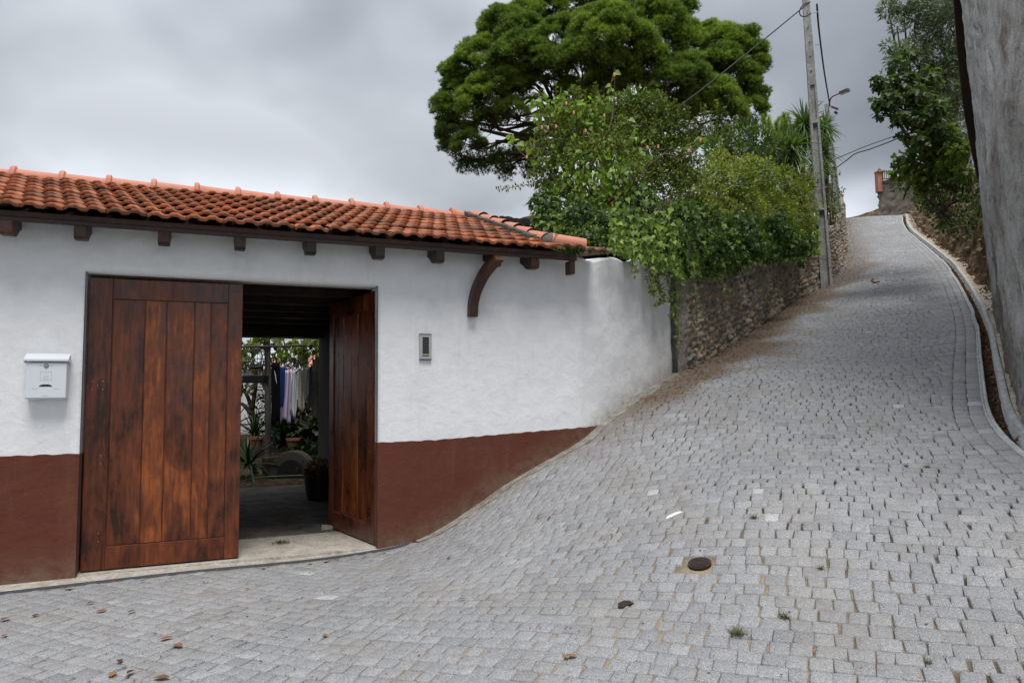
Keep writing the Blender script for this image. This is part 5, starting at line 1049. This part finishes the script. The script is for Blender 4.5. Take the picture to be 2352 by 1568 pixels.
for (x, y, z, L, xb, yb, lab) in ((1848, 288, 19.6, .88, 1836, 420, 'tallest cabbage palm, its spiky head against the sky just left of the pole'), (1818, 342, 17.6, .78, 1822, 430, 'lower cabbage palm with pale drooping blades, left of the tallest one'),
                                  (1884, 352, 19.9, .66, 1890, 440, 'cabbage palm half hidden behind the concrete pole'), (1895, 296, 20.2, .55, 1895, 440, 'small cabbage palm head peeping out right of the concrete pole'), (1876, 388, 19.2, .50, 1874, 450, 'short cabbage palm hanging low behind the pole foot vine')):
    c = at(x, y, z); rb = at(xb, yb, z+.1); t = thing('cabbage_palm', lab, 'palm', rb, 'spiky cabbage palms behind the hedge')
    blades('fronds', c, 150, L, .025, 'palm', t, -.55, 1.45, 0., .45); blades('old_fronds', c-Z3*.06, 60, L*.8, .024, 'palm', t, -1.5, -.5, 0, .2)
    m = MB(); m.tube(catmull([rb-Z3*.8, (rb+c)/2+np.array([.05, 0, 0]), c], 4), .055, 7); m.build('trunk', MT['bark'], t, smooth=True)
t = thing('yucca', 'clump of upright grey green yucca blades rising out of the hedge mound', 'yucca', at(1738, 410, 14.6)); blades('leaves', at(1738, 408, 14.6), 70, .62, .014, 'palm', t, .25, 1.5, 0, .15); blades('leaves', at(1712, 405, 14.4), 30, .4, .013, 'palm', t, .2, 1.5, 0, .15)

# ---- right side trees and bank growth
ol = thing('olive_tree', 'tall silvery olive tree with fine leaves above the fig, beside the house corner', 'tree', at(2190, 420, 16.5))
oc_ = [(2040, 20, 17, 22), (2075, 10, 17, 30), (2110, 30, 17, 34), (2060, 60, 16.8, 16), (2150, 20, 16.8, 44), (2180, 60, 16.5, 44), (2130, 80, 16.8, 30), (2100, 105, 16.6, 22), (2160, 130, 16.4, 44), (2195, 150, 16.2, 40), (2040, 105, 16.6, 13), (2070, 120, 16.6, 24), (2110, 150, 16.5, 34), (2150, 190, 16.3, 44), (2190, 230, 16., 44), (2120, 200, 16.4, 30), (2200, 300, 15.5, 38), (2160, 260, 15.8, 40), (2050, 135, 16.6, 14), (2200, 10, 16, 50), (2230, 350, 14.8, 22), (2225, 200, 15.5, 30)]
cs = clump_set(oc_); foliage('leaves', cs, 'lance', .13, 420, MT['olive'], ol, droop=.1, outw=.8, lo=.35, inner=.0, tmean=.45, tvar=.25, lift=.2); branches('limbs', at(2190, 430, 16.5), [c for c, r in cs], .07, MT['bark'], ol, 5, .5, .03)
fg = thing('fig_tree', 'fig tree with big dark lobed leaves leaning over the lane against the sky', 'tree', at(2180, 400, 15))
fc = [(2025, 190, 14.8, 24), (2045, 230, 14.6, 30), (2020, 235, 14.7, 18), (2075, 190, 14.8, 30), (2060, 150, 15, 26), (2100, 220, 14.6, 34), (2020, 265, 14.8, 13), (2060, 270, 14.5, 20), (2100, 270, 14.4, 26), (2130, 180, 14.9, 30), (2140, 250, 14.4, 30), (2085, 125, 15.2, 20), (2110, 320, 14.3, 24), (2070, 310, 14.5, 12), (2150, 300, 14.3, 26), (2180, 330, 14.2, 26)]
cs = clump_set(fc); foliage('leaves', cs, 'lobed', .13, 130, MT['fig'], fg, droop=.55, outw=.5, lo=.2, inner=.0, tmean=.45, tvar=.22); branches('limbs', at(2190, 410, 15.2), [c for c, r in cs], .06, MT['bark'], fg, 5, .6, .06)
mb_ = thing('mulberry_bush', 'bright translucent green leafed bush hanging over the bank below the fig', 'bush', at(2200, 440, 14))
mc = [(2075, 370, 15.5, 26), (2110, 350, 15, 30), (2150, 350, 14.6, 32), (2100, 395, 15.2, 30), (2060, 400, 15.8, 16), (2140, 390, 14.8, 32), (2180, 380, 14.2, 32), (2165, 310, 14.5, 26), (2205, 350, 13.8, 26), (2120, 425, 15, 22), (2215, 400, 13.4, 24), (2180, 300, 14.4, 20)]
cs = clump_set(mc); foliage('leaves', cs, 'lobed', .11, 120, MT['mulb'], mb_, droop=.5, outw=.5, lo=.45, inner=.3, tmean=.45, tvar=.22); branches('stems', at(2200, 440, 14.4), [c for c, r in cs], .035, MT['bark'], mb_, 5, .5, .05)
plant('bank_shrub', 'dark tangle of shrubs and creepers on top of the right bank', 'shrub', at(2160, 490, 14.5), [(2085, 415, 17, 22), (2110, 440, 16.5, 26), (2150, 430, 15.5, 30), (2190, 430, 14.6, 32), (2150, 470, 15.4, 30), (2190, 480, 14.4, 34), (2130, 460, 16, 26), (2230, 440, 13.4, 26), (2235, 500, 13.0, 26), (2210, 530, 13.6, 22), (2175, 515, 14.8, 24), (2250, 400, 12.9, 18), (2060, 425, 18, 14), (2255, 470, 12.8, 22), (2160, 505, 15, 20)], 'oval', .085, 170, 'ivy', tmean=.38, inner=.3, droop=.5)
P = []; 
for k in range(70):
    i = rng.integers(0, len(bp)); j = rng.integers(5, 17); 
    if bs[i] > 13 and rng.random() < .7: continue
    P.append(np.array([BX[i, j, 0], BX[i, j, 1], BZ[i, j]]))
bpos = P
V = []; F = []; T = []
for c in [p for p in bpos if p is not None]:
    for q in range(26):
        a = rng.random()*6.28; d = np.array([math.cos(a), math.sin(a), rng.uniform(-.3, 1.2)]); l = rng.uniform(.12, .38); sd_ = nrm(np.cross(d, Z3))*.006; b = len(V); c_ = c+rng.normal(0, .10, 3); V += [c_-sd_, c_+sd_, c_+d*l*.6+sd_-Z3*.02, c_+d*l*.6-sd_-Z3*.02, c_+d*l-Z3*l*.5]; F.append((b, b+1, b+2, b+3)); T += [rng.random()]*5
        F.append((b+3, b+2, b+4, b+4))
F = [f for f in F]; qf = np.array([f for f in F if len(set(f)) == 4]); tf = np.array([f[:3] for f in F if len(set(f)) == 3])
o = npmesh('bank_grass', np.array(V), [qf, tf], MT['grass'], None, np.array(T)); setp(o, kind='stuff', label='dry grass and weeds hanging down the right bank', cat='grass')

MT['shade'] = m_leaf('shade_toned_leaf', ((.1, (.008, .018, .006)), (.5, (.020, .042, .012)), (1, (.055, .085, .022))), .12, .5)  # garden gloom put into the leaf colour
# ================================================================== GARDEN SEEN THROUGH THE GATE
def gz(px, py): return onz(px, py, 0)
# pergola with grape vine, posts
pg = thing('pergola', 'grey wooden pergola posts and dark cross poles carrying the grape vine behind the gate', 'pergola', at(616, 968, 14))
for (x0, y0, x1, y1, z, r) in ((617, 1010, 614, 775, 14., .065), (716, 1030, 735, 775, 15., .085)):
    m = MB(); a, b = at(x0, y0, z), at(x1, y1, z); a[2] = min(a[2], .1); m.tube([a, (a+b)/2, b], [r, r*.95, r*.9], 8); m.build('post', MT['grey_wood'], pg)
m = MB(); m.tube([at(480, 798, 12.4), at(640, 795, 12.5), at(700, 793, 12.6)], .022, 6); m.build('cross_pole', MT['iron'], pg)
m = MB(); m.tube([at(480, 770, 13.8), at(760, 778, 15.2)], .03, 6); m.build('cross_pole', MT['iron'], pg)
gv = thing('grape_vine', 'grape vine with broad green leaves covering the pergola behind the gate', 'vine', at(620, 968, 13.8))
vc = [(555, 790, 13.5, 26), (585, 785, 13.8, 26), (615, 780, 14, 26), (645, 785, 14.2, 26), (680, 790, 14.5, 26), (715, 785, 14.6, 26), (745, 785, 14.6, 26), (560, 825, 15, 24), (590, 840, 16, 20), (655, 815, 15.5, 26), (690, 820, 16, 24), (700, 805, 14.8, 22), (745, 805, 14.4, 14), (735, 795, 16, 20), (560, 880, 16.5, 16), (575, 895, 16.5, 12), (625, 815, 16, 24), (760, 780, 15, 26), (520, 800, 14, 30)]
cs = clump_set(vc); foliage('leaves', cs, 'lobed', .15, 42, MT['mulb'], gv, droop=.6, outw=.3, lo=.1, inner=0, tmean=.5, tvar=.25)
branches('stems', at(617, 900, 14), [c for c, r in cs[:19]], .02, MT['bark'], gv, 5, .5, .05)
m = MB()
for a in ([(590, 1000), (578, 940), (566, 905), (552, 890)], [(578, 940), (585, 905), (590, 870)], [(578, 950), (560, 930), (548, 925)]): m.tube(catmull([at(*p, 16.5) for p in a], 5), np.linspace(.06, .03, 5*(len(a)-1)+1), 6)
t = thing('small_tree', 'small bare dark trunk forking in front of the bright garden wall', 'tree', at(590, 1000, 16.5)); m.build('trunk', MT['bark'], t, smooth=True)
P = []; 
for k in range(60): P.append(at(rng.uniform(548, 612), rng.uniform(862, 905), 16.4))
P = np.array(P); leafmesh('leaves', 'oval', P, np.array([0, 0, -1.])+rng.normal(0, .3, (60, 3)), rdir(60), rng.uniform(.08, .14, 60), MT['fig'], t, rng.random(60))
# bird cage
cg = thing('bird_cage', 'dark wire bird cage hanging under the vine just inside the passage opening', 'bird cage', at(586, 874, 12.6)); cc = at(587, 862, 12.6); u_ = 12.6/FPX; rw_ = 24*u_; 
m = MB()
for k in range(22):
    a = 2*math.pi*k/22; d = np.array([math.cos(a), math.sin(a)*.8, 0])*rw_; top_ = cc+Z3*(66*u_)
    pth = catmull([cc+d, cc+d+Z3*38*u_, cc+d*.78+Z3*54*u_, cc+d*.2+Z3*63*u_], 3); m.tube(pth, .0032, 3, cap=False)
for h_ in (0, 12, 25, 38): m.tube([cc+np.array([math.cos(a)*rw_, math.sin(a)*rw_*.8, h_*u_]) for a in np.linspace(0, 6.283, 19)], .005, 4, cap=False)
m.build('wire_dome', MT['iron'], cg); m = MB(); m.tube([cc+Z3*60*u_, cc+Z3*67*u_], [.09, .02], 8); m.tube([cc+Z3*64*u_, cc+Z3*74*u_], .008, 4); m.build('hook_cap', MT['iron'], cg)
m = MB(); m.box(cc+np.array([-rw_, -rw_*.8, -.13]), [2*rw_, 0, 0], [0, 1.6*rw_, 0], [0, 0, .13]); m.build('tray', MT['black'], cg, .01)
m = MB(); m.tube([cc+np.array([-.1, 0, .14]), cc+np.array([.12, .02, .15])], [.03, .05], 6); m.build('feeder', MT['black'], cg)
# clothes line
def m_cloth(name, c): s = NT(name); n_ = s.noise(40, 3, .6); g = s.mix(.35, c, s.ramp(n_, (.3, .8), (.7, 1.1)), 'MULTIPLY'); return s.fin(g, .9, s.bump(n_, .2, .004), .1, 0, .15)
ln0, ln1 = at(628, 826, 12.3), at(737, 806, 17.2); wr = wire('clothes_line', 'thin clothes line running back through the garden, hung with washing', [ln0, (ln0+ln1)/2-Z3*.12, ln1], .005, grp=None)
CL = [('black_trousers', 'black trousers with a white pocket patch, nearest on the clothes line', 'trousers', (.012, .012, .014), 623, 643, 829, 971), ('blue_shirt', 'deep blue shirt hanging behind the black trousers', 'shirt', (.025, .08, .30), 642, 655, 840, 937),
      ('lilac_dress', 'long pale lilac dress, third on the clothes line', 'dress', (.62, .52, .70), 644, 669, 847, 968), ('white_shirt', 'crisp white shirt hanging next to the lilac dress', 'shirt', (.85, .87, .92), 668, 686, 847, 957),
      ('cream_blouse', 'cream coloured blouse between white and grey washing', 'blouse', (.80, .78, .62), 684, 700, 845, 943), ('grey_shirt', 'light grey shirt behind the cream blouse', 'shirt', (.62, .63, .66), 698, 711, 841, 916),
      ('dark_grey_skirt', 'dark slate grey skirt, longest of the far garments', 'skirt', (.22, .23, .26), 703, 718, 839, 938), ('pale_towel', 'pale grey green towel near the far post', 'towel', (.66, .68, .66), 717, 730, 822, 908), ('pink_cloth', 'small dusky pink cloth, farthest on the line', 'cloth', (.40, .28, .28), 728, 737, 814, 870)]
nC = len(CL)
for k, (nm, lab, cat, col, xl, xr, yt, yb) in enumerate(CL):
    z0c = 12.4+k*.53; z1c = z0c+.50; nu, nv_ = 15, 16; V = []; lean_ = rng.uniform(-.1, .1)
    for i in range(nu):
        for j in range(nv_):
            a, b = i/(nu-1), j/(nv_-1); edge = .06*math.sin(a*7+k)+(.12 if (k % 2 and abs(a-.5) > .3) else 0)*-1
            x = xl+(xr-xl)*(a*(1-.22*b*(k % 2))+.06*math.sin(b*3+k)*b); y = yt+(yb-yt)*b*(1+edge*.9)+3.*math.sin(a*math.pi)*(1-b); z = z0c+(z1c-z0c)*a+.05*math.sin(a*13+b*2+k)*b+.03*math.sin(a*23+b*5)
            V.append(at(x, y, z))
    t = thing(nm, lab, cat, at((xl+xr)/2, yt, z0c+.2), 'washing on the clothes line'); V = np.array(V); o = npmesh('cloth', V, grid(nu, nv_), m_cloth(nm, col), t, smooth=True)
    sm = o.modifiers.new('thickness', 'SOLIDIFY'); sm.thickness = .004
    for a in (.15, .85): m = MB(); p = V[int(a*(nu-1))*nv_]; m.box(p+np.array([-.008, -.01, -.02]), [.016, 0, 0], [0, .02, 0], [0, 0, .075]); m.build('clothes_peg', MT['flower'] if k < 3 else MT['sand'], t)
m = MB(); a, b = at(630, 850, 12.36), at(637, 873, 12.3); m.box(a, (b-a)*.5, [.0, .01, 0], [.02, 0, -.16]);
pt_ = m.build('pocket_patch', MT['white_soft'], [o_ for o_ in bpy.data.objects if o_.name == 'black_trousers'][0], .004)
# white house wall and roofs beyond
wh = thing('white_house', 'bright white rendered garden building glimpsed behind the bird cage', 'building', at(580, 990, 24)); a, b = at(440, 1000, 24), at(612, 1000, 24.); a[2] = b[2] = -.3; h_ = at(580, 852, 24)[2]+.3
m = MB(); m.box(a, b-a, [0, 3., 0], Z3*h_); m.build('wall', MT['white'], wh); m = MB(); m.box(a+Z3*h_+np.array([-.1, -.1, 0]), b-a+np.array([.2, 0, 0]), [0, 3.2, 0], Z3*.08); m.build('parapet', MT['foot'], wh)
rh = thing('red_roof_house', 'distant house with red tiled roof seen right of the washing', 'building', at(745, 880, 26)); a = at(715, 845, 26); m = MB(); m.box(np.array([a[0], a[1], -.5]), [4.5, 0, 0], [0, 3, 0], [0, 0, a[2]+.5]); m.build('wall', MT['white'], rh)
m = MB(); m.prism([a+np.array([-.2, -.3, 0]), a+np.array([-.2, 3.3, 0]), a+np.array([-.2, 1.5, .9])], [5, 0, 0]); m.build('roof', MT['ridge'], rh)
# dark garden hedge backdrop, plants
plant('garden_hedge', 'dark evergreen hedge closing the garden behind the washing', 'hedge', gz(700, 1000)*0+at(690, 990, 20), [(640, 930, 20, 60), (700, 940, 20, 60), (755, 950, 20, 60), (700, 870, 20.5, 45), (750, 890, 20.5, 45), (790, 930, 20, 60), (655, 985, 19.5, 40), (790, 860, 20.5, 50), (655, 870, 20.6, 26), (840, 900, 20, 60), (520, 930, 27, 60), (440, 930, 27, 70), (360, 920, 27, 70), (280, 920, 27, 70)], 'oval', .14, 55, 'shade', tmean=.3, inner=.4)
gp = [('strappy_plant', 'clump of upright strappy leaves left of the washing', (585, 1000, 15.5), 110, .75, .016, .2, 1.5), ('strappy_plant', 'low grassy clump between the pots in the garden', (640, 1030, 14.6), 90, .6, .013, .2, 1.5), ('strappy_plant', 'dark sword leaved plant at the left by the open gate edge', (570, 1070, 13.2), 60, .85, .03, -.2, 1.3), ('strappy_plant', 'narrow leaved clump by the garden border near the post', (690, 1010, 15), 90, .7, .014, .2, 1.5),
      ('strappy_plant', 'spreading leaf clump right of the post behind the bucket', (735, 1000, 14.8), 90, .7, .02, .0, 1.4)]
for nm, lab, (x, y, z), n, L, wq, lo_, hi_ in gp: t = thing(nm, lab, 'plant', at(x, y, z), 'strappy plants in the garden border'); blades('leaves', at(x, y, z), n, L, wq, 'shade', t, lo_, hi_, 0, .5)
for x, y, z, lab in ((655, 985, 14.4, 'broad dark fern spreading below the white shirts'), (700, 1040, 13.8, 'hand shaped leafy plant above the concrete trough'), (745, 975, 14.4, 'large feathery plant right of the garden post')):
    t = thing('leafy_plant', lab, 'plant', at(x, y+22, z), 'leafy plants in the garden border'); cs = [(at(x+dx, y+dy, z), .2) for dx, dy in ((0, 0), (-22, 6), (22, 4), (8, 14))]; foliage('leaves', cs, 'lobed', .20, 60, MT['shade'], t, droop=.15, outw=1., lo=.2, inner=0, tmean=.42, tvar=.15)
    m = MB(); m.tube([at(x, y+24, z)-Z3*.2, at(x, y, z)], .02, 5); m.build('stem', MT['stem'], t)
def pot(x, y, z, r, h, lab):
    c = at(x, y, z); t = thing('terracotta_pot', lab, 'flower pot', c, 'terracotta pots in the garden'); m = MB(); m.lathe(c, [(r*.7, 0), (r*.95, h*.8), (r*1.08, h*.8), (r*1.08, h), (r*.9, h), (r*.85, h*.85)], 14); m.build('pot', MT['terracotta'], t)
pot(589, 1027, 14., .13, .2, 'terracotta pot under the strappy leaves at the left'); pot(675, 1030, 13.9, .14, .2, 'terracotta pot behind the concrete trough')
# low stone edging, trough, hose, bucket with dry leaves
t = thing('garden_border', 'low weathered concrete border wall along the end of the yard', 'border', at(650, 1080, 13.6)); a, b = at(600, 1092, 13.4), at(790, 1062, 14.2); a[2] = b[2] = -.05; m = MB(); m.box(a, b-a, [.1, .25, 0], [0, 0, .42]); o = m.build('kerb', MT['litter'], t, .02)
c = at(668, 1083, 13.2); c[2] = 0.; t = thing('stone_trough', 'round topped grey stone leaning among the plants behind the yard', 'stone', c); m = MB(); m.prism([c+np.array([.42*math.cos(a), 0, .50*math.sin(a)]) for a in np.linspace(0, math.pi, 14)], [0.05, .18, 0]); m.build('slab', MT['interior'], t, .02); m = MB(); m.prism([c+np.array([.27*math.cos(a), -.02, .34*math.sin(a)]) for a in np.linspace(0, math.pi, 14)], [0.0, .015, 0]); m.build('recess', MT['black'], t)
def gl_(x, y): p = onz(x, y, .02); return p
wr = wire('garden_hose', 'thin pale green hose lying across the soil at the end of the yard', [gl_(560, 1112)+Z3*.06, gl_(590, 1104)+Z3*.06, gl_(640, 1101)+Z3*.06, gl_(690, 1099)+Z3*.06, gl_(730, 1097)+Z3*.06], .012, grp=None); wr.data.materials[0] = MT['palm']; wr['category'] = 'hose'
c = onz(735, 1146, 0); t = thing('black_bucket', 'large black rubber tub half hidden behind the open gate leaf', 'tub', c); s_ = np.linalg.norm(c-CAM)/FPX; m = MB(); m.lathe(c, [(28*s_, 0), (36*s_, 62*s_), (38*s_, 63*s_), (38*s_, 66*s_), (35*s_, 66*s_), (34*s_, 52*s_)], 20); m.build('tub', MT['black'], t, smooth=False)
n = 160; P = c+np.stack([rng.normal(0, .13, n), rng.normal(0, .13, n), 54*s_+rng.random(n)*.16], 1); leafmesh('dry_leaves', 'lance', P, rdir(n)+np.array([0, 0, .2]), rdir(n), rng.uniform(.08, .16, n), MT['dry'], t, rng.random(n))
# moss patch on the yard floor
n = 160; c = onz(648, 1246, .004); P = c+np.stack([rng.normal(0, .045, n), rng.normal(0, .04, n), np.full(n, .004)], 1); o = leafmesh('moss_patch', 'oval', P, rdir(n)*np.array([1, 1, .3])+np.array([0, 0, .25]), rdir(n), rng.uniform(.012, .028, n), MT['grass'], None, rng.random(n)); setp(o, kind='stuff', label='small patch of moss on the concrete threshold', cat='moss')

# ================================================================== LITTER AND WEEDS ON THE COBBLES
def gnorm(x, y): return nrm(np.array([-(H1(x+.1, y)-H1(x-.1, y))/.2, -(H1(x, y+.1)-H1(x, y-.1))/.2, 1.]))
# leaf and needle litter in the joints, far too many to count
def litter(name, n, sampler, size, lab):
    xy = sampler(n); xy = xy[inpoly(xy[:, 0], xy[:, 1], ROADP)]; n = len(xy); P = np.c_[xy, H(xy[:, 0], xy[:, 1])+.008+.006*rng.random(n)]
    D = rdir(n)*np.array([1, 1, .15]); N = np.array([0, -.2, 1.])+rng.normal(0, .25, (n, 3)); o = leafmesh(name, 'oval', P, D, N, size*rng.uniform(.5, 1.4, n), MT['dry'], None, rng.random(n)); setp(o, kind='stuff', label=lab, cat='leaf litter'); return o
def samp_all(n): r = ray; q = np.c_[rng.uniform(-7, 6, n), rng.uniform(2.5, 16, n)]; return q
litter('leaf_crumbs', 5200, samp_all, .017, 'tiny dry leaf crumbs scattered over the cobbles')
def samp_edge(n):
    c = np.concatenate([offs(SC, .10)[5:], offs(ARC, .2)[20:]]); i = rng.integers(0, len(c), n); return c[i]+np.abs(rng.normal(0, .28, (n, 1)))*np.array([[.86, -.5]])+rng.normal(0, .05, (n, 2))
litter('wall_foot_litter', 5200, samp_edge, .030, 'reddish dry leaf litter piled along the foot of the stone wall')
def samp_gut(n): i = rng.integers(0, len(KC), n); return offs(KC, .11)[i]+rng.normal(0, .018, (n, 2))
q = samp_gut(2600); P = np.c_[q, H(q[:, 0], q[:, 1])-.095+.02*rng.random(len(q))]; o = leafmesh('gutter_litter', 'lance', P, rdir(len(P))*np.array([1, 1, .5]), rdir(len(P))+np.array([0, 0, 1]), rng.uniform(.03, .09, len(P)), MT['dry'], None, rng.random(len(P))); setp(o, kind='stuff', label='dry brown leaves and needles filling the gutter', cat='leaf litter')
q = offs(KC, 0)[rng.integers(40, len(KC), 2500)]+np.array([[.8, -.4]])*rng.uniform(.30, .62, (2500, 1)); P = np.c_[q, H(q[:, 0], q[:, 1])+.06+.05*rng.random(len(q))]; o = leafmesh('verge_litter', 'oval', P, rdir(len(P))*np.array([1, 1, .4]), rdir(len(P))+np.array([0, 0, 1]), rng.uniform(.02, .07, len(P)), MT['dry'], None, rng.random(len(P))*.45); setp(o, kind='stuff', label='brown leaf litter on the bank side of the gutter', cat='leaf litter')
LV = [(233, 1407, .07, 'tan curled leaf, upper of the two big ones below the left gate leaf'), (302, 1408, .055, 'dark brown leaf just right of the tan one below the left gate leaf'), (82, 1417, .06, 'pale orange leaf near the left picture edge'), (12, 1427, .065, 'dark leaf at the very left edge of the cobbles'), (382, 1471, .075, 'glossy reddish leaf alone in the left foreground'), (408, 1487, .08, 'long twisted brown leaf below the glossy reddish one'), (10, 1465, .05, 'small dark leaf at the left edge, lower of the two there'),
 (275, 1524, .055, 'tiny brown leaf low in the left foreground'), (258, 1556, .07, 'broad tan leaf at the bottom edge, far left'), (300, 1551, .05, 'orange leaf at the bottom edge right of the broad tan one'), (370, 1562, .085, 'largest crumpled leaf at the bottom edge'), (748, 1463, .05, 'reddish brown leaf alone below the open gateway'), (568, 1355, .05, 'dark leaf close in front of the drain grate'), (640, 1400, .035, 'very small leaf between drain grate and foreground'), (1030, 1283, .045, 'yellowish leaf right of the gate on the rising cobbles'), (1310, 1516, .07, 'triangular rusty leaf in the centre foreground'), (1062, 1380, .045, 'orange fleck of leaf left of the flat dark stone'), (208, 1389, .05, 'small straight brown leaf highest on the left, near the drain')]
for k, (x, y, sz, lab) in enumerate(LV):
    p = hit(x, min(y, 1565)); p[2] = H1(p[0], p[1])+.012; V = []; n_ = 6; a = rng.random()*6.28; d = np.array([math.cos(a), math.sin(a), 0]); s2 = np.array([-d[1], d[0], 0]); curl = rng.uniform(.1, .35)
    for i in range(n_+1):
        q = i/n_; wd = .30*math.sin(math.pi*min(1, q*.96+.04))**.8; V += [p+d*sz*(q-.5)+s2*sz*wd+Z3*sz*curl*abs(wd)*1.4, p+d*sz*(q-.5)+Z3*sz*.12*math.sin(q*3.), p+d*sz*(q-.5)-s2*sz*wd+Z3*sz*curl*abs(wd)*1.2]
    F = [(i*3+j_, i*3+j_+1, i*3+j_+4, i*3+j_+3) for i in range(n_) for j_ in range(2)]; m = MB(); m.add(V, F, rng.random()); o = m.build('fallen_leaf', MT['dry']); setp(o, lab, 'leaf', 'fallen leaves on the cobbles')
for x, y, sz, n, lab in ((1733, 1191, .07, 70, 'upper tuft of weed, yellowish, in the middle of the lane'), (1697, 1458, .085, 110, 'largest green grass tuft in the lower right foreground'), (1803, 1418, .06, 70, 'brownish grass tuft up and right of the largest one'), (1885, 1309, .05, 40, 'flat green weed between setts right of the valve cover'), (2133, 1527, .045, 36, 'small green tuft near the bottom right corner'), (2130, 1075, .05, 50, 'dry star shaped weed near the gutter side of the lane')):
    p = hit(x, y); p[2] = H1(p[0], p[1]); V = []; F = []; T = []
    for k in range(n):
        a = rng.random()*6.28; e_ = rng.uniform(.1, 1.2); d = np.array([math.cos(a)*math.cos(e_), math.sin(a)*math.cos(e_), math.sin(e_)*.7]); l = sz*rng.uniform(.5, 1.1); s2 = nrm(np.cross(d, Z3))*.0022; b = len(V); c = p+rng.normal(0, sz*.16, 3)*np.array([1, 1, 0]); V += [c-s2, c+s2, c+d*l]; F.append((b, b+1, b+2)); T += [rng.random()]*3
    o = npmesh('weed_tuft', np.array(V), np.array(F), MT['grass'], None, np.array(T)); setp(o, lab, 'weed', 'weed tufts between the setts')
def flat_bit(name, lab, cat, px, py, wx, wy, mat, h=.004, rot=.3):
    p = hit(px, py); g = gnorm(p[0], p[1]); a = nrm(np.cross(g, [-math.sin(rot), math.cos(rot), 0])); a = a if a[0] > 0 else -a; b = np.cross(g, a); c = p+g*.006; m = MB(); m.prism([c+a*wx*x+b*wy*y for x, y in ((-1, -.5), (-.6, -1), (.2, -.7), (1, -.9), (.9, .3), (.4, 1), (-.5, .8))], g*h); o = m.build(name, mat); setp(o, lab, cat); return o
flat_bit('paper_scrap', 'thin white scrap of litter on the cobbles in mid lane', 'litter', 1547, 1184, .075, .022, MT['white_soft'])
flat_bit('flat_stone', 'flat dark grey oval stone lying on the cobbles in the foreground', 'stone', 1434, 1391, .050, .036, MT['iron'], .010)
for x, y in ((1895, 679), (2190, 1010)):
    pass
sk = [hit(1878, 652), hit(1890, 646)]
wire('red_strap', 'short curled red plastic strap lying on the lane near the pole', [hit(2184, 703)+Z3*.01]*0+[hit(x, y)+Z3*.012 for x, y in ((2184-0*1, 700), (2188, 706), (2198, 707))], .012, grp=None) if False else None
m = MB(); m.tube(catmull([hit(x, y)+Z3*.015 for x, y in ((2006, 642), (2002, 646), (2008, 650), (2020, 648))], 4), .02, 5); o = m.build('red_strap', MT['terracotta']); setp(o, 'short curled red strap lying on the lane up near the pole', 'litter')
